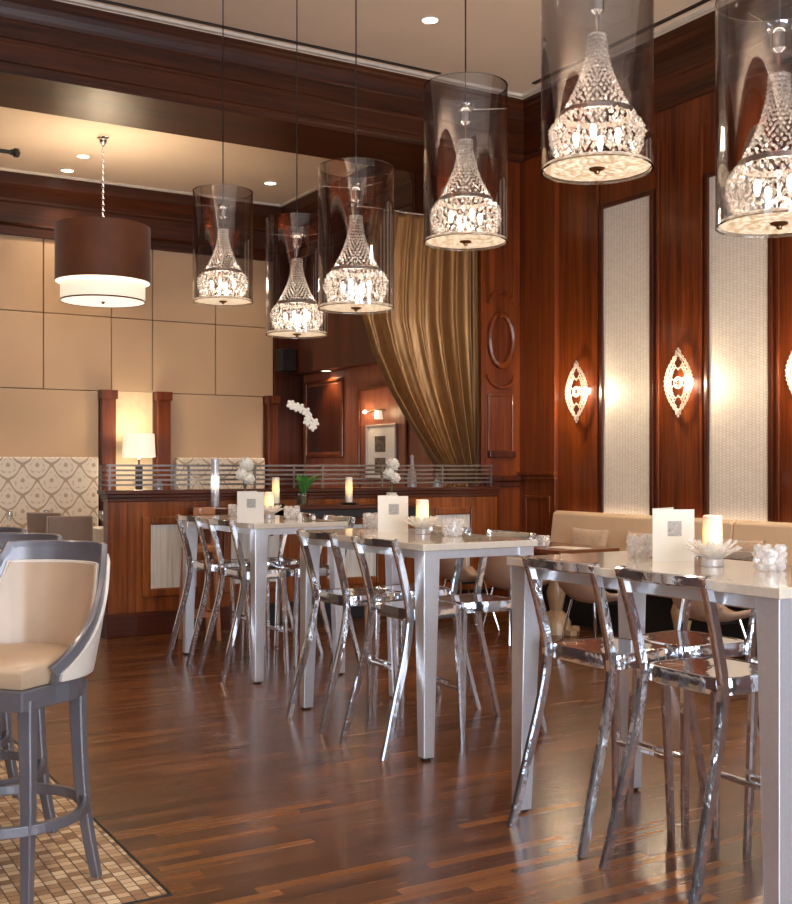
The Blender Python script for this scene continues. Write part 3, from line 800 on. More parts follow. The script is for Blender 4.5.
# ------------------------------------------------------------------ upholstered stools at the left bar
def make_lounge_stool():
    t = empty('upholstered_bar_stool', (0,0,0)); tag(t, 'x', 'bar stool')
    # local: faces -y
    legs = [(-1,-1),(1,-1),(1,1),(-1,1)]
    for sx, sy in legs:
        top = Vector((sx*.165, sy*.165, .70)); mid = Vector((sx*.172, sy*.172, .40)); fr_ = .158 if sy < 0 else (.198 if sx < 0 else .212); ft = Vector((sx*fr_, sy*fr_, 0)); q_ = .166 if sy < 0 else .186
        RZ = Matrix.Rotation(radians(6),3,'Z')
        p = [RZ @ Vector(v) for v in smoothpath([top, (sx*.166,sy*.166,.60), mid, (sx*q_,sy*q_,.2), ft], 4)]
        m = MB(); n = len(p); w = [.052-.020*k/(n-1) for k in range(n)]
        # square section aligned with the seat
        m.bar(p, w, w, side=(cos(radians(6)),sin(radians(6)),0), ch=.1); m.build('leg', M['blue_grey'], t, smooth=True, sharp=30)
    # circular footrest
    m = MB(); R = .250
    m.lathe([(R+.013,.268),(R+.013,.302),(R-.013,.302),(R-.013,.268)], n=64, closed=True, cap=False); m.build('footrest_ring', M['blue_grey'], t, bevel=.003)
    # seat frame (rounded behind)
    def seat_outline(g=0):
        o = [(-.20-g,-.20-g),(.20+g,-.20-g)]
        for k in range(17):
            a = -radians(20)+ (pi+radians(40))*k/16
            o.append(((.232+g)*cos(a), .03+(.225+g)*sin(a)))
        return o
    m = MB(); m.prism(seat_outline(), .665, .735); m.build('seat_frame', M['blue_grey'], t, bevel=.006)
    m = MB()
    o0 = seat_outline(-.012); cx, cy = 0, 0
    rr = []
    for sc, z in ((.98,.737),(1.0,.75),(1.0,.785),(.97,.802),(.85,.818),(.6,.828),(.3,.832),(.05,.833)):
        rr.append([(x*sc, y*sc, z) for x, y in o0])
    m.rings(rr); m.build('seat_cushion', M['leather'], t, smooth=True, sharp=70)
    # barrel back: function of angle u in [-1,1]; path goes round the back
    HB = 1.155
    def backpt(u, v, off=0):
        """u -1..1 around the barrel, v 0..1 seat to top"""
        a = pi/2 - u*radians(112)
        flare = .232 + .076*v**.9 + off
        x = flare*cos(a)*.97; y = .02+flare*sin(a)
        return x, y
    def topz(u):
        au = abs(u)
        if au < .37: return HB
        q = (au-.37)/.63
        return HB - (HB-.775)*(q**.72*(1-.25*q)+.25*q)
    NU, NV = 40, 12
    def shell(off0, off1, z0, inset=0, ulim=1.0, vtop=1.0, vbot=0):
        m = MB(); rows = []
        for off in (off0, off1):
            g = []
            for i in range(NU+1):
                u = (i/NU*2-1)*ulim; tz = topz(u)-inset
                c_ = []
                for j in range(NV+1):
                    z = z0+(tz-z0)*(j/NV); v = max(0,(z-.735)/(HB-.735))
                    x, y = backpt(u, v, off); c_.append((x, y, z))
                g.append(c_)
            rows.append(g)
        V = [[[m.bm.verts.new(p) for p in c_] for c_ in g] for g in rows]
        for s_ in (0,1):
            for i in range(NU):
                for j in range(NV):
                    m.bm.faces.new((V[s_][i][j],V[s_][i+1][j],V[s_][i+1][j+1],V[s_][i][j+1]))
        for i in range(NU):
            m.bm.faces.new((V[0][i][NV],V[0][i+1][NV],V[1][i+1][NV],V[1][i][NV])); m.bm.faces.new((V[0][i][0],V[0][i+1][0],V[1][i+1][0],V[1][i][0]))
        for j in range(NV):
            m.bm.faces.new((V[0][0][j],V[0][0][j+1],V[1][0][j+1],V[1][0][j])); m.bm.faces.new((V[0][NU][j],V[0][NU][j+1],V[1][NU][j+1],V[1][NU][j]))
        return m
    shell(.0,.022,.733).build('back_frame', M['blue_grey'], t, smooth=True, sharp=40)
    shell(-.016,.006,.74,inset=.055,ulim=.72).build('back_cushion', M['leather'], t, smooth=True, sharp=60)
    shell(.018,.036,.745,inset=.018,ulim=.96).build('outer_upholstery', M['leather_white'], t, smooth=True, sharp=60)
    # top rail cap
    m = MB(); pts = []
    for i in range(NU+1):
        u = i/NU*2-1; tz = topz(u); v = (tz-.735)/(HB-.735); x, y = backpt(u, max(0,v), .011); pts.append((x,y,tz))
    m.bar(pts, .046, .022, side=(0,0,1), ch=.15); m.build('top_rail', M['blue_grey'], t, smooth=True, sharp=30)
    m = MB(); pts = []
    ul = .74
    path = [(-ul,.78),(-ul*.99,.9)]
    for i in range(NU+1):
        u = (i/NU*2-1)*ul; tz = topz(u)-.052; v = (tz-.735)/(HB-.735); x, y = backpt(u, v, -.006); pts.append((x,y,tz))
    m.tube(pts, .006, 6); m.build('piping', M['leather_white'], t, smooth=True)
    return t
lsp = make_lounge_stool(); used = [False]
for (x, y, rz, lab) in ((.80,3.91,-49,'nearest cream leather barrel bar stool with blue-grey frame'),
                    (.785,4.47,-48,'cream leather barrel stool directly behind the nearest one, only top rail and legs showing'),
                    (.765,5.03,-50,'farthest cream leather barrel stool at the left frame edge')):
    place(lsp, used, (x,y,.002), radians(rz), lab, 'barrel stools on the mosaic floor')

# ------------------------------------------------------------------ bar counter with rail
YB0 = 9.34
t = empty('bar_counter', (2.725,YB0,0), 0, 'low mahogany bar partition with pale inset panels below the metal rail', 'bar counter')
L = 4.05
m = MB(); m.box(0,L,0,.17,.20,1.19); m.build('body', M['bar_wood'], t, bevel=.004)
m = MB(); m.box(-.02,1.12,-.02,.19,0,.20); m.build('plinth', M['bar_wood_x'], t, bevel=.006)
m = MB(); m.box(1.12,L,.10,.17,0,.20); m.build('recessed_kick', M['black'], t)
m = MB(); m.box(-.035,L+.02,-.035,.245,1.215,1.25); m.box(-.02,L+.01,-.02,.20,1.185,1.215); m.box(-.012,L+.005,-.012,.185,1.15,1.185); m.build('cap', M['bar_wood_x'], t, bevel=.006)
m = MB(); m.box(-.012,.05,-.012,.03,.20,1.15); m.box(.16,.22,-.012,.0,.20,1.15); m.build('end_pilaster', M['bar_wood'], t, bevel=.004)
def bar_panel(x0, x1, z0, z1):
    m = MB()
    w = .075
    for (a,b,c_,d) in ((x0-w,x0,z0-w,z1+w),(x1,x1+w,z0-w,z1+w),(x0,x1,z0-w,z0),(x0,x1,z1,z1+w)): m.box(a,b,-.03,0.005,c_,d)
    f = m.build('panel_frame', M['bar_wood'], t, bevel=.014)
    m = MB(); m.box(x0-.005,x1+.005,-.006,.004,z0-.005,z1+.005); m.build('inset', M['reed'], f)
for (a, b, c_) in ((.36,.78,.95),(1.10,1.58,.90),(2.07,2.60,.90),(3.28,3.70,.97)): bar_panel(a, b, .40, c_)
# ledge
m = MB(); m.box(.72,2.95,-.42,-.022,1.065,1.10)
led = m.build('bar_shelf', M['bar_wood_x'], None, bevel=.008, loc=(2.70,YB0-.012,0)); tag(led, 'mahogany serving ledge standing out from the front of the bar partition', 'shelf')
m = MB()
for x in (.78,1.5,2.2,2.88): m.rings([[(x,-.36,1.064),(x,-.02,1.064),(x,-.02,.82)],[(x+.03,-.36,1.064),(x+.03,-.02,1.064),(x+.03,-.02,.82)]])
m.build('bracket', M['bar_wood_x'], led)
m = MB(); m.box(1.50,2.95,-.40,-.03,.99,1.064); m.build('ledge_shade', M['black'], led)  # black block painted in for the shade in the recess below the ledge

t = empty('bar_rail', (2.72,YB0+.04,1.25), 0, 'five-bar grey metal gallery rail along the top of the bar partition', 'railing')
for k in range(5):
    z = .045+k*.042
    m = MB(); m.box(0,4.02,-.006,.006,z-.009,z+.009); m.build('horizontal_rail', M['rail'], t)
for k, x in enumerate((.02,.60,1.36,2.05,2.70,3.40,4.0)):
    m = MB(); m.box(x-.009,x+.009,-.01,.012,0,.225); m.build('post', M['rail'], t)
# return sections
for x in (.0,.80,1.85):
    m = MB()
    for k in range(5):
        z = .045+k*.042; m.box(x-.006,x+.006,.012,.19,z-.007,z+.007)
    m.box(x-.008,x+.008,.19,.206,0,.22); m.build('return_rail', M['rail'], t)

# things on the bar and ledge
def simple(name, label, cat, mat, prof, loc, n=20, group=None):
    m = MB(); m.lathe(prof, n=n); o = m.build(name, mat, smooth=True, loc=loc); tag(o, label, cat, group); return o
m = MB(); m.lathe([(.036,0),(.036,.42),(.031,.42),(.031,.02),(.0,.02)], n=20)
o = empty('cylinder_vase', (3.60,9.14,1.1005), 0, 'tall slim ribbed glass cylinder on the bar ledge, left of the white flower', 'vase')
m.build('glass', M['frost'], o, smooth=True)
m = MB(); m.lathe([(.0,.16),(.02,.18),(.025,.22),(.014,.26),(.0,.28)], n=12); m.build('glow', M['bulb_soft'], o, smooth=True)
o = simple('glass_votive', 'small clear glass votive on the bar top behind the rail', 'votive holder', M['frost'], [(.0,0),(.035,0),(.038,.05),(.022,.065),(.022,.08),(.0,.081)], (3.21,9.485,1.2505))
for x, y, lab, h in ((5.83,9.485,'tall clear glass cruet on the bar top beside the gold curtain foot', .33),(6.13,9.485,'small clear glass cruet on the bar top near its right end', .12)):
    simple('glass_cruet', lab, 'cruet', M['frost'], [(.0,0),(.045,0),(.045,h*.4),(.02,h*.6),(.012,h*.85),(.02,h*.92),(.0,h)], (x,y,1.2505), group='glass cruets')
for x, y, lab in ((4.175,9.13,'small dark plate under the left ledge candle'),(4.905,9.10,'small dark plate under the right ledge candle')):
    simple('candle_plate', lab, 'plate', M['iron'], [(.0,0),(.06,0),(.085,.014),(.08,.018),(.055,.006),(.04,.022),(.0,.022)], (x,y,1.1005), n=28, group='plates under ledge candles')

# white amaryllis-like flowers in pots on the ledge
def flower_thing(x, y, h, label, kind):
    t = empty('potted_flower', (x,y,1.1005), 0, label, 'flower')
    m = MB(); m.lathe([(.0,0),(.035,0),(.05,.04),(.052,.10),(.045,.105),(.04,.09),(.0,.085)], n=20); m.build('pot', M['petal'], t, smooth=True)
    m = MB()
    for k in range(3): m.tube([(0,0,.08),(.012*(k-1),0,h*.5),(.03*(k-1),.01,h-.06)], .006, 6)
    m.build('stem', M['stem'], t, smooth=True)
    m = MB(); random.seed(kind)
    for (cx, cz, sc) in ((.012,h-.06,1.0),(-.03,h-.15,.85),(.035,h-.19,.85)):
        for k in range(20):
            ga = k*2.39996; zz = 1-2*(k+.5)/20; rr = sqrt(1-zz*zz)
            d = Vector((rr*cos(ga), rr*sin(ga), zz))
            R = d.to_track_quat('Z','Y').to_matrix().to_4x4()
            m.ico(Vector((cx,0,cz)) + d*.052*sc, .034*sc, 2, (1.0,.8,.28), R @ Matrix.Rotation(.5,4,'X'))
    m.build('blossom', M['petal'], t, smooth=True)
    return t
flower_thing(3.89, 9.16, .43, 'white blossom in a pale pot on the bar ledge, above the farthest menu card', 3)
flower_thing(5.40, 9.16, .43, 'white blossom in a pale pot on the bar ledge, above the middle menu card', 5)
t = empty('potted_orchid', (4.455,9.16,1.1005), 0, 'potted orchid with arching stem of white blooms and green leaves on the bar ledge', 'flower')
m = MB(); m.lathe([(.0,0),(.04,0),(.05,.02),(.055,.11),(.048,.115),(.045,.03),(.0,.03)], n=20); m.build('glass_pot', M['clear'], t, smooth=True)
m = MB(); m.lathe([(.0,.01),(.035,.01),(.04,.09),(.0,.10)], n=14); m.build('moss', M['stem'], t, smooth=True)
m = MB(); random.seed(4)
for k in range(10):
    a = k*2.4; L_ = random.uniform(.18,.26); rr = []
    for q in [i/7 for i in range(8)]:
        c_ = Vector((cos(a)*L_*q*.55+.05*q, sin(a)*L_*q*.5, .09+L_*(1.5*q-.75*q*q))); wd = .042*sin(pi*min(.98,q+.08))+.004
        sd = Vector((-sin(a),cos(a),0))
        rr.append([c_+sd*wd, c_+Vector((0,0,.006)), c_-sd*wd, c_-Vector((0,0,.004))])
    m.rings(rr)
m.build('leaves', M['leaf'], t, smooth=True)
stp = smoothpath([(0,0,.09),(.02,0,.35),(.04,0,.6),(.05,0,.76),(0,0,.88),(-.10,0,.93)], 6)
m = MB(); m.tube(stp, .004, 6); m.build('stem', M['stem'], t, smooth=True)
for (bx, bz) in ((-.125,.915),(-.075,.895),(-.03,.885),(.03,.85),(.055,.80),(.04,.765),(.095,.72),(.115,.755)):
    m = MB()
    for k in range(5):
        a = 2*pi*k/5+.3; R = Matrix.Rotation(a,4,'Y')
        m.ico(Vector((bx,-.02,bz)) + R @ Vector((.022,0,0)), .026, 2, (1,.3,.72), R)
    m.build('bloom', M['petal'], t, smooth=True)

# wooden bar stool standing by the bar, behind the farthest table
t = empty('wooden_bar_stool', (3.35,8.86,0), 0, 'copper-brown wooden bar stool against the bar, behind the farthest table', 'bar stool')
m = MB(); m.lathe([(.0,.74),(.14,.74),(.15,.75),(.15,.78),(.13,.80),(.0,.805)], n=28); m.build('seat', M['copper_wood'], t, smooth=True)
for sx in (-1,1):
    for sy in (-1,1):
        m = MB(); m.bar([(sx*.125,sy*.125,0),(sx*.10,sy*.10,.74)], .034, .034, side=(1,0,0)); m.build('leg', M['copper_wood'], t)
m = MB()
for s_ in (-1,1): m.box(-.12,.12,s_*.118-.012,s_*.118+.012,.20,.24); m.box(s_*.118-.012,s_*.118+.012,-.12,.12,.20,.24)
m.build('stretcher', M['copper_wood'], t)
m = MB(); pts = [(.14*sin(a), -.14*cos(a)*1.0, 1.085) for a in [radians(v) for v in range(-40,41,8)]]
m.bar(pts, .06, .02, side=(0,0,1)); m.build('back_rail', M['copper_wood'], t, smooth=True, sharp=30)
m = MB()
for a in (-34,34): m.bar([(.13*sin(radians(a)),-.13*cos(radians(a)),.79),(.14*sin(radians(a)),-.14*cos(radians(a)),1.06)], .022, .022)
m.build('back_post', M['copper_wood'], t)

# ------------------------------------------------------------------ curtain and rod
t = empty('curtain_rod', (5.9,9.74,4.06), 0, 'thin pale metal curtain rod above the gold curtain', 'curtain rod')
m = MB(); m.tube([(-.62,0,0),(.955,0,0)], .013, 10); m.build('rod', M['chrome'], t, smooth=True)
m = MB(); m.tube([(.935,0,0),(.962,0,0)], .03, 12)
m.build('end_bracket', M['chrome'], t)
def curtain():
    m = MB(); NU, NZ = 150, 60
    left = [(4.045,5.50),(3.6,5.42),(3.2,5.38),(2.95,5.385),(2.62,5.50),(2.227,5.70),(1.888,5.93),(1.6,6.15),(1.46,6.27),(1.28,6.33)]
    right = [(4.045,6.81),(3.0,6.81),(2.2,6.81),(1.46,6.80),(1.28,6.78)]
    def itp(tb, z):
        for (z1, x1), (z0, x0) in zip(tb[:-1], tb[1:]):
            if z >= z0: q = (z-z0)/(z1-z0); return x0+(x1-x0)*q
        return tb[-1][1]
    rows = []
    NF = 7
    for j in range(NZ+1):
        z = 4.045 - (4.045-1.28)*j/NZ
        xl, xr = itp(left, z), itp(right, z); wdt = xr-xl
        r = []
        for i in range(NU+1):
            u = i/NU
            us = u + .05*sin(2*pi*u*1.0+1.2)*(1)
            x = xl+wdt*u
            ph = 2*pi*NF*(u**1.08)
            amp = .050+.030*(j/NZ)
            prof = sin(ph)+.22*sin(2*ph+1.1+2*u)
            y = 9.74 - amp*prof*(.75+.35*sin(9*u+1.3)) - .006*sin(ph*3.1+.8+z)
            x += .012*sin(ph+1.0)*(1.2/ max(.4,1))
            r.append(m.bm.verts.new((x-5.9, y-9.70, z-1.28)))
        rows.append(r)
    for j in range(NZ):
        for i in range(NU):
            m.bm.faces.new((rows[j][i],rows[j][i+1],rows[j+1][i+1],rows[j+1][i]))
    return m.build('gold_curtain', M['curtain'], smooth=True, solid=.004, loc=(5.9,9.70,1.28), sharp=180)
o = curtain(); tag(o, 'tall gold satin curtain swept to the right in deep folds', 'curtain')
m = MB(); m.lathe([(.0,0),(.27,.0)], n=4); m.bm.free()
# lower part gathered below the tieback
m = MB(); rows = []
for j in range(16):
    q = j/15; z = 1.285*(1-q)+.01
    xl, xr = 6.33-.05*q, 6.64+.03*q
    rows.append([m.bm.verts.new((xl+(xr-xl)*i/60-6.5, -(.05*(abs(sin(pi*6*i/60))**1.5)*2-.05), z)) for i in range(61)])
for j in range(15):
    for i in range(60): m.bm.faces.new((rows[j][i],rows[j][i+1],rows[j+1][i+1],rows[j+1][i]))
lo = m.build('curtain_tail', M['curtain'], o, smooth=True, solid=.004, sharp=180); lo.location = (.6,0,-1.28)
m = MB(); m.tube([(.66+.19*cos(a), .07*sin(a)+.005, -.06+.03*cos(a)) for a in [2*pi*k/24 for k in range(24)]], .014, 8, closed=True); m.build('tieback', M['curtain'], o, smooth=True)

# ------------------------------------------------------------------ right wall sconces
def make_sconce():
    t = empty('filigree_sconce', (0,0,0)); tag(t, 'x', 'wall light')
    # local: wall is the plane x = 0, fixture towards -x
    m = MB(); D = -.10
    def ring(cy, cz, r, tr=.0045, n=12): m.tube([(D, cy+r*cos(2*pi*k/n), cz+r*sin(2*pi*k/n)) for k in range(n)], tr, 5, closed=True)
    HH, WW = .265, .150
    for s_ in (-1,1):
        for v in (-1,1):
            for k in range(8):
                q = (k+.5)/8; y = s_*WW*(1-q**1.7); z = v*HH*q
                ring(y, z, .018+.006*sin(q*pi)); 
                if k < 6: ring(y*.68, z*.8, .014)
                m.ico((D, y*1.13+s_*.006, z*1.02+v*.006), .006, 1)
            pts = smoothpath([(D, s_*WW, 0),(D, s_*WW*.84, v*HH*.35),(D, s_*WW*.55, v*HH*.65),(D, 0, v*HH*.98)], 5)
            m.tube(pts, .006, 6)
            pts = smoothpath([(D, s_*WW*.25, 0),(D, s_*WW*.62, v*HH*.28),(D, s_*WW*.2, v*HH*.5),(D, 0, v*HH*.42)], 5)
            m.tube(pts, .005, 6)
    for v in (-1,1):
        for dy, dz in ((0,.022),(0,-.022),(.02,0),(-.02,0)): m.ico((D, dy, v*(HH+.01)+dz), .013, 1)
    ring(-WW*.85, 0, .036, .007); ring(WW*.0, 0, .05, .008); ring(0, 0, .028, .006)
    ring(WW*.85, 0, .036, .007)
    m.build('filigree_plate', M['plate_white'], t, smooth=True)
    m = MB(); m.tube([(D,0,0),(-.005,0,0)], .012, 10); m.lathe([(.0,-.001),(.05,-.001),(.05,.001),(.0,.001)], n=12)
    m.build('arm', M['bronze'], t)
    m = MB(); m.ico((D+.045, 0, .03), .016, 2); m.build('bulb', M['bulb'], t, smooth=True)
    m = MB(); m.ico((D-.03, 0, 0), .014, 2); m.build('crystal_drop', M['crystal'], t, smooth=False)
    return t
sc_ = make_sconce(); used = [False]
for y, lab in ((8.53,'white filigree sconce on the right wall, farthest, left of the pale woven strips'),
               (7.15,'white filigree sconce on dark wood between the two pale woven strips'),
               (5.81,'white filigree sconce cut by the right frame edge')):
    o = place(sc_, used, (W-.001,y,2.195), 0, lab, 'filigree wall sconces')
    point((W-.06, y, 2.195), 26, (1,.72,.42), .015); point((W-.28, y, 2.195), 17, (1,.78,.52), .03)
o = place(sc_, used, (W-.001,4.505,2.195), 0, 'white filigree sconce on the right wall beyond the right frame edge', 'filigree wall sconces')
point((W-.16, 4.505, 2.195), 9, (1,.76,.48), .03)

# ------------------------------------------------------------------ right banquette, cushions, tables, shell chairs
t = empty('long_banquette', (7.20,8.80,0), 0, 'long cream leather banquette along the right wall', 'banquette')
Y0 = -8.0
m = MB()
def bq(y0, y1):
    pr = [(-.02,.40),(-.02,.985),(-.05,1.012),(-.10,1.012),(-.135,.985),(-.20,.50),(-.20,.40)]
    m.rings([[(x, y, z) for x, z in pr] for y in (y0, y1)])
bq(-2.35,-.005); bq(-4.9,-2.36); bq(Y0,-4.91)
m.build('backrest', M['banquette'], t, bevel=.012)
m = MB(); 
for a, b in ((-2.35,-.005),(-4.9,-2.36),(Y0,-4.91)): m.box(-.62,-.19,a,b,.37,.50)
m.build('seat', M['banquette'], t, bevel=.03, seg=3)
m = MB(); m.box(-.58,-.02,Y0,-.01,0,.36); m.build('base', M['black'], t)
m = MB(); m.box(-.016,-.004,Y0,-.02,.97,.99); m.build('highlight_strip', M['led'], t)  # glowing strip painted in for the highlight along the backrest top
def cushion(loc, rx, label):
    m = MB(); rr = []
    N = 14
    g = {}
    for s_ in (1,-1):
        for i in range(N+1):
            for j in range(N+1):
                u, v = i/N*2-1, j/N*2-1
                th = .055*((1-u**4)*(1-v**4))**.5
                k_ = 1-.05*(1-abs(u))*abs(v)-.0
                if (i in (0,N) or j in (0,N)) and s_ == -1: g[(s_,i,j)] = g[(1,i,j)]; continue
                g[(s_,i,j)] = m.bm.verts.new((s_*th, u*.25*(1-.06*(1-v*v)), v*.175*(1-.08*(1-u*u))))
        for i in range(N):
            for j in range(N): m.bm.faces.new((g[(s_,i,j)],g[(s_,i+1,j)],g[(s_,i+1,j+1)],g[(s_,i,j+1)]))
    o = m.build('throw_cushion', M['cushion'], smooth=True, loc=loc, sharp=180); o.rotation_euler = (0, radians(14), rx)
    tag(o, label, 'cushion', 'taupe cushions on the right banquette')
cushion((6.945,8.12,.70), .05, 'taupe cushion leaning on the right banquette, nearest its far left end')
cushion((6.945,7.38,.70), -.06, 'taupe cushion on the right banquette, second from its far end')
cushion((6.945,6.30,.70), .04, 'taupe cushion on the right banquette, behind the candle of the nearest table')

def make_dining_table():
    t = empty('dining_table', (0,0,0)); tag(t, 'x', 'table')
    m = MB(); m.box(-.33,.33,-.45,.45,.725,.76); m.build('tabletop', M['table_wood'], t, bevel=.006)
    m = MB(); m.lathe([(.0,.0),(.13,.0),(.13,.10),(.10,.16),(.055,.20),(.075,.30),(.085,.36),(.05,.46),(.04,.52),(.07,.54),(.07,.58),(.045,.60),(.06,.70),(.10,.724),(.0,.724)], n=24); m.build('turned_pedestal', M['leg_wood'], t, smooth=True)
    m = MB(); m.box(-.24,.24,-.035,.035,.0,.05); m.box(-.035,.035,-.24,.24,.0,.05); m.build('foot', M['leg_wood'], t, bevel=.01)
    return t
dt = make_dining_table(); used = [False]
for y, lab in ((7.62,'brown dining table with turned pedestal, farthest along the banquette'),
               (6.12,'brown dining table with turned pedestal, behind the nearest high table'),
               (4.62,'brown dining table with pedestal hidden behind the nearest high table')):
    place(dt, used, (6.16,y,0), 0, lab, 'brown dining tables along the banquette')
m = MB(); m.box(-.11,.11,-.16,.16,0,.004); o = m.build('paper_menu', M['paper'], loc=(6.10,7.38,.7605)); o.rotation_euler=(0,0,.15); tag(o, 'white paper menu lying flat on the farthest brown dining table', 'menu')
m = MB(); m.box(-.03,.03,-.045,.045,0,.09); m.box(-.02,.02,-.035,.035,.0901,.094); o = m.build('sugar_caddy', M['iron'], bevel=.004, loc=(6.3,5.66+.3,.7605)); tag(o, 'small dark caddy on the middle brown dining table near the right frame edge', 'caddy')

def make_shell():
    t = empty('shell_chair', (0,0,0)); tag(t, 'x', 'chair')
    # faces +x; swept bucket
    m = MB(); NU, NV = 20, 16; g = []
    prof = smoothpath([(.22,.0,.455),(.10,0,.44),(-.05,0,.43),(-.16,0,.46),(-.215,0,.56),(-.235,0,.68),(-.25,0,.80)], 3)
    n = len(prof)
    for i, p in enumerate(prof):
        q = i/(n-1); r = []
        wd = .225+.02*sin(q*pi)-.015*q
        for k in range(NU+1):
            v = k/NU*2-1
            lift = .075*abs(v)**2.6*(1-max(0,q-.5)*1.2)
            fwd = .07*abs(v)**2.2*max(0,min(1,(q-.35)*2.2))
            r.append(m.bm.verts.new((p.x+fwd, v*wd*(1-.06*max(0,q-.8)*5*abs(v)), p.z+lift*(1 if q<.6 else .3)-.02*abs(v)**3*max(0,q-.8)*5)))
        g.append(r)
    for i in range(n-1):
        for k in range(NU): m.bm.faces.new((g[i][k],g[i][k+1],g[i+1][k+1],g[i+1][k]))
    m.build('shell', M['shell'], t, smooth=True, solid=.022, sharp=180)
    for sx in (-1,1):
        for sy in (-1,1):
            m = MB(); m.tube([(sx*.12-.02,sy*.12,.44),(sx*.21-.0,sy*.21,0)], .010, 8); m.build('leg', M['chrome'], t, smooth=True)
    m = MB(); m.tube([(.10,-.12,.425),(-.14,-.12,.425)], .008, 6); m.tube([(.10,.12,.425),(-.14,.12,.425)], .008, 6); m.tube([(0,-.13,.425),(0,.13,.425)], .008, 6); m.build('under_frame', M['iron'], t)
    return t
sh = make_shell(); used = [False]
for x, y, r, lab in ((5.62,8.22,.0,'tan shell chair farthest along, just right of the middle table front leg'),
                  (5.62,7.50,.0,'tan shell chair seen beneath the right end of the middle table top'),
                  (5.62,6.47,.05,'tan shell chair seen through the back of the left stool at the nearest table'),
                  (5.62,5.28,-.1,'tan shell chair nearest, seen under the nearest high table')):
    place(sh, used, (x,y,0), r, lab, 'tan shell chairs')

# ------------------------------------------------------------------ back dining area
def damask_bench(x0, x1, label):
    t = empty('damask_banquette', ((x0+x1)/2, YBK-.02, 0), 0, label, 'banquette'); h = (x1-x0)/2
    m = MB(); m.box(-h,h,-.16,-.02,.40,1.57); m.build('backrest', M['damask'], t, bevel=.02, seg=3)
    m = MB(); m.box(-h,h,-.66,-.165,.34,.48); m.build('seat', M['leather'], t, bevel=.03, seg=3)
    m = MB(); m.box(-h,h,-.62,-.02,0,.34); m.build('base', M['mahogany_dark'], t)
damask_bench(-1.0, 3.82, 'long high-backed banquette in cream ogee damask against the back wall at left')
damask_bench(4.83, 6.03, 'high-backed cream damask banquette right of the table lamp')
t = empty('side_cabinet', (4.28,YBK-.40,0), 0, 'small mahogany cabinet between the damask banquettes, under the table lamp', 'cabinet')
m = MB(); m.box(-.22,.22,-.2,.2,.06,.92); m.build('body', M['mahogany'], t)
m = MB(); m.box(-.24,.24,-.22,.21,.92,.95); m.build('top', M['mahogany'], t, bevel=.005)
m = MB(); m.box(-.20,.20,-.215,-.199,.10,.88); d = m.build('door', M['mahogany_dark'], t, bevel=.004)
m = MB(); m.lathe([(.0,0),(.012,0),(.012,.02),(.0,.02)], (.15,-.225,.5), n=10); m.build('knob', M['bronze'], d)
m = MB(); m.box(-.20,.20,-.18,.18,0,.061); m.build('plinth', M['black'], t)
t = empty('table_lamp', (4.25,YBK-.40,.9505), 0, 'table lamp with glowing cream drum shade against the back wall', 'lamp')
m = MB(); m.box(-.09,.09,-.07,.07,0,.02); m.box(-.04,.04,-.025,.025,.02,.53); m.box(-.01,.01,-.01,.01,.53,.60); m.build('base', M['iron'], t, bevel=.004)
m = MB(); m.lathe([(.20,.62),(.185,.905),(.181,.905),(.196,.62)], n=40, closed=True, cap=False); m.build('lamp_shade', M['shade_glow'], t, smooth=True)
m = MB(); m.ico((0,0,.70), .03, 2); m.tube([(0,0,.60),(0,0,.68)], .01, 8); m.build('bulb', M['bulb_soft'], t, smooth=True)
point((4.25,YBK-.40,1.86+.05), 9, (1,.78,.5), .06)
point((4.25,YBK-.40,1.50), 6, (1,.78,.5), .06)

def make_dchair():
    t = empty('dining_chair', (0,0,0)); tag(t, 'x', 'chair')
    m = MB(); 
    m.rings([[(-.22,-.24,.46),(.22,-.24,.46),(.22,-.17,.46),(-.22,-.17,.46)],[(-.215,-.29,.96),(.215,-.29,.96),(.215,-.23,.96),(-.215,-.23,.96)]])
    m.build('backrest', M['dining'], t, bevel=.015, seg=3)
    m = MB(); m.box(-.235,.235,-.24,.24,.38,.49); m.build('seat', M['dining'], t, bevel=.02, seg=3)
    for sx in (-1,1):
        for sy in (-1,1):
            m = MB(); m.bar([(sx*.20,sy*.20,0),(sx*.20,sy*.20,.38)], [.03,.045], [.03,.045], side=(1,0,0)); m.build('leg', M['mahogany_dark'], t)
    m = MB(); pts = [(-.222,-.235,.47),(-.217,-.262,.955),(.217,-.262,.955),(.222,-.235,.47)]; m.tube(pts, .008, 6); m.build('piping', M['leather_white'], t, smooth=True)
    return t
dc = make_dchair(); used = [False]
place(dc, used, (2.91,11.45,0), radians(-8), 'taupe upholstered dining chair seen from behind, right one of the two beyond the barrel stools', 'taupe dining chairs')
place(dc, used, (3.06,12.38,0), radians(-50), 'taupe dining chair turned sideways, left one of the two beyond the barrel stools', 'taupe dining chairs')
def cloth_table(x, y, label, hx=.45, hy=.40):
    t = empty('clothed_table', (x,y,0), 0, label, 'table')
    m = MB(); m.box(-hx,hx,-hy,hy,.735,.76); m.build('tabletop', M['linen'], t, bevel=.006)
    m = MB(); n = 80; top = []; bot = []
    for k in range(n):
        a = k/n*4; s_ = int(a); q = a-s_
        c_ = [(-hx,-hy),(hx,-hy),(hx,hy),(-hx,hy)]; p, r = c_[s_], c_[(s_+1)%4]
        X, Y_ = p[0]+(r[0]-p[0])*q, p[1]+(r[1]-p[1])*q
        w = 1+.03+.03*sin(k*1.7)
        top.append((X*1.005,Y_*1.005,.755)); bot.append((X*w,Y_*w,.30))
    m.rings([top,bot], cap=False); m.build('cloth_skirt', M['linen'], t, smooth=True, sharp=180)
    m = MB(); m.lathe([(.0,0),(.2,0),(.2,.03),(.04,.05),(.04,.735),(.0,.735)], n=20); m.build('pedestal', M['iron'], t, smooth=True)
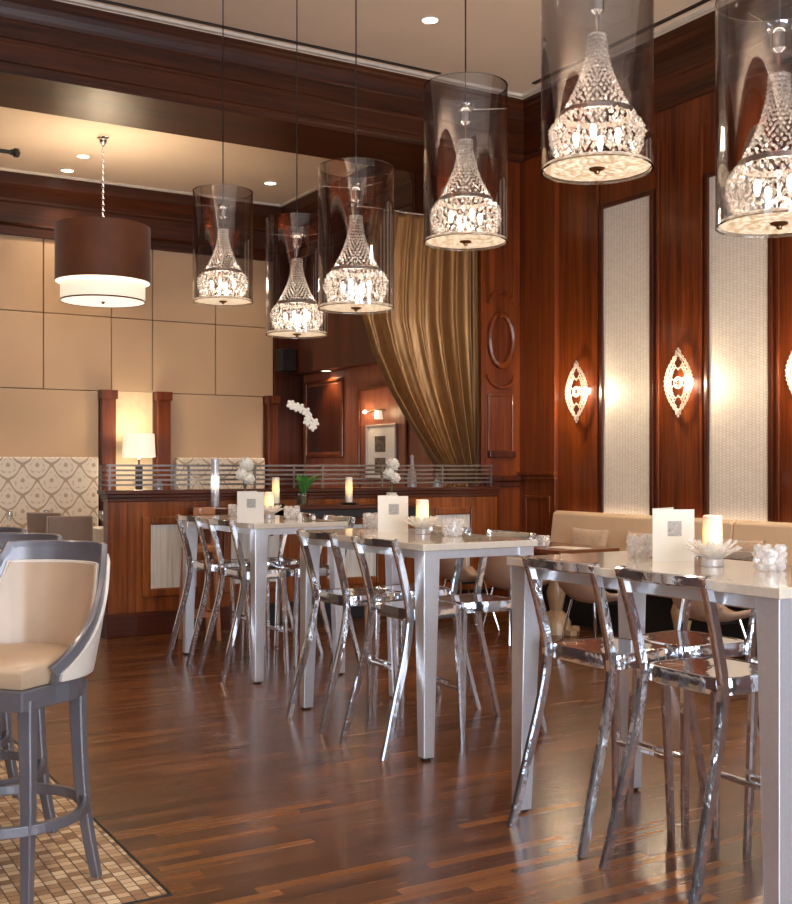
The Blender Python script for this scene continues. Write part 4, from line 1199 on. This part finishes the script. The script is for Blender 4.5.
cloth_table(3.93, 12.48, 'white-clothed dining table right of the two dining chairs, beside the bar end')
cloth_table(1.90, 12.5, 'white-clothed dining table at the left frame edge, laid with glasses')
cloth_table(2.80, 12.80, 'white-clothed dining table in front of the damask banquette, behind the sideways chair', .34, .09)
def make_glass():
    m = MB(); m.lathe([(.0,0),(.035,0),(.035,.003),(.004,.008),(.004,.085),(.02,.10),(.036,.13),(.036,.16),(.030,.205),(.028,.205),(.034,.16),(.033,.13),(.0,.095)], n=18)
    return m.build('wine_glass', M['glassware'], smooth=True)
M['glassware'] = thin_glass('glassware', (.94,.94,.95), 1.2, .0, .14, .14, (1,1,1))
wg = make_glass(); tag(wg, 'x', 'glass'); used = [False]
for x, y, lab in ((3.50,12.25,'wine glass on the white table beside the bar end, left one'),(3.60,12.32,'wine glass on the white table beside the bar end, middle one'),(3.70,12.22,'wine glass on the white table beside the bar end, right one'),
                  (2.10,12.38,'wine glass on the leftmost white table, nearest the frame edge'),(2.22,12.50,'wine glass on the leftmost white table, second from the frame edge'),(2.33,12.40,'wine glass on the leftmost white table, right one'),
                  (2.62,12.80,'wine glass on the white table in front of the damask, left one'),(3.02,12.80,'wine glass on the white table in front of the damask, right one')):
    place(wg, used, (x,y,.7605), 0, lab, 'wine glasses on the white tables')
for x, y, lab in ((3.86,12.42,'folded white napkin standing on the white table beside the bar end'),(1.80,12.35,'folded white napkin standing on the leftmost white table')):
    m = MB(); m.rings([[(-.07,-.05,0),(.07,-.05,0),(.07,.05,0),(-.07,.05,0)],[(-.01,-.005,.13),(.01,-.005,.13),(.01,.005,.13),(-.01,.005,.13)]])
    o = m.build('folded_napkin', M['linen'], loc=(x,y,.7605)); tag(o, lab, 'napkin')

# alcove: picture, picture light, small speaker
t = empty('framed_picture', (6.648,11.50,1.30), 0, 'pale matted picture in a thin silver frame on the alcove wall left of the curtain', 'picture')
m = MB(); frame_x(m, 0, -.36, .36, 0, .66, .025, .03); m.build('frame', M['silver_frame'], t, bevel=.004)
m = MB(); m.box(-.012,0,-.34,.34,.02,.64); m.build('mat', M['mat_white'], t)
m = MB(); m.box(-.016,-.011,-.10,.15,.33,.52); m.build('upper_print', M['photo'], t)
m = MB(); m.box(-.016,-.011,-.10,.15,.08,.26); m.build('lower_print', M['photo'], t)
t = empty('picture_sconce', (6.648,11.56,2.12), 0, 'small brass wall sconce with two lit shades above the framed picture', 'wall light')
m = MB(); m.box(-.02,0,-.03,.03,-.03,.03); m.tube([(-.03,-.16,0),(-.06,0,.02),(-.03,.26,0)], .008, 8); m.build('arm', M['bronze'], t)
m = MB(); m.lathe([(.05,-.10),(.04,.0),(.037,.0),(.047,-.10)], (-.07,-.10,0), n=20, closed=True, cap=False); m.build('lamp_shade', M['shade_glow'], t, smooth=True)
m = MB(); m.ico((-.06,.26,0), .022, 2); m.build('bulb', M['bulb_soft'], t, smooth=True)
point((6.52,11.82,2.12), 3, (1,.62,.3), .03); point((6.50,11.46,2.10), 3, (1,.7,.4), .04)
t = empty('wall_speaker', (6.33,13.50,2.72), 0, 'small black loudspeaker high in the corner left of the framed wood panel', 'speaker')
m = MB(); m.box(-.12,.095,-.12,.10,0,.30); m.build('cabinet', M['black'], t, bevel=.01)
m = MB(); m.box(-.10,.08,-.128,-.119,.02,.28); m.build('grille', M['iron'], t)

# ------------------------------------------------------------------ light
for i, (a, b) in enumerate(wins):
    area(((a+b)/2, YF-.25, (wz0+wz1)/2), (radians(90),0,0), b-a, wz1-wz0, 370, (.90,.95,1.0))
area((XL-.25, -.6, 2.4), (0,radians(-90),0), 3.6, 3.4, 60, (.90,.95,1.0))  # daylight for the added left window
wd = bpy.data.worlds.new('World'); SC.world = wd; wd.use_nodes = True
bg = wd.node_tree.nodes['Background']
sky = wd.node_tree.nodes.new('ShaderNodeTexSky')
try: sky.sky_type = 'PREETHAM'
except Exception: pass
wd.node_tree.links.new(sky.outputs[0], bg.inputs[0]); bg.inputs[1].default_value = .6

# added cove light: unseen up-lighting on the left wall to brighten the ceiling
t = empty('added_cove_light', (XL+.12, 2.4, 4.6), 0, 'added warm cove light trough along the left wall outside the frame', 'cove light')
m = MB(); m.box(-.11,.10,-6.0,6.0,-.06,-.04); m.box(.09,.11,-6.0,6.0,-.06,.06); m.build('trough', M['trim_cream'], t)
m = MB(); m.box(-.06,.06,-5.9,5.9,-.039,-.02); m.build('tube', M['cove'], t)

# ------------------------------------------------------------------ camera
cam = bpy.data.cameras.new('Camera'); co = bpy.data.objects.new('Camera', cam); COL.objects.link(co)
co.location = (0,0,1.45); co.rotation_euler = (radians(90),0,radians(-30.75))
cam.sensor_fit = 'HORIZONTAL'; cam.sensor_width = 36; cam.lens = 1111/792*36
cam.shift_y = (467-452)/792; cam.clip_end = 100; cam.clip_start = .05
SC.camera = co
vs = SC.view_settings
vs.view_transform = 'Standard'; vs.look = 'None'; vs.exposure = 0.08; vs.gamma = 1; vs.use_curve_mapping = False
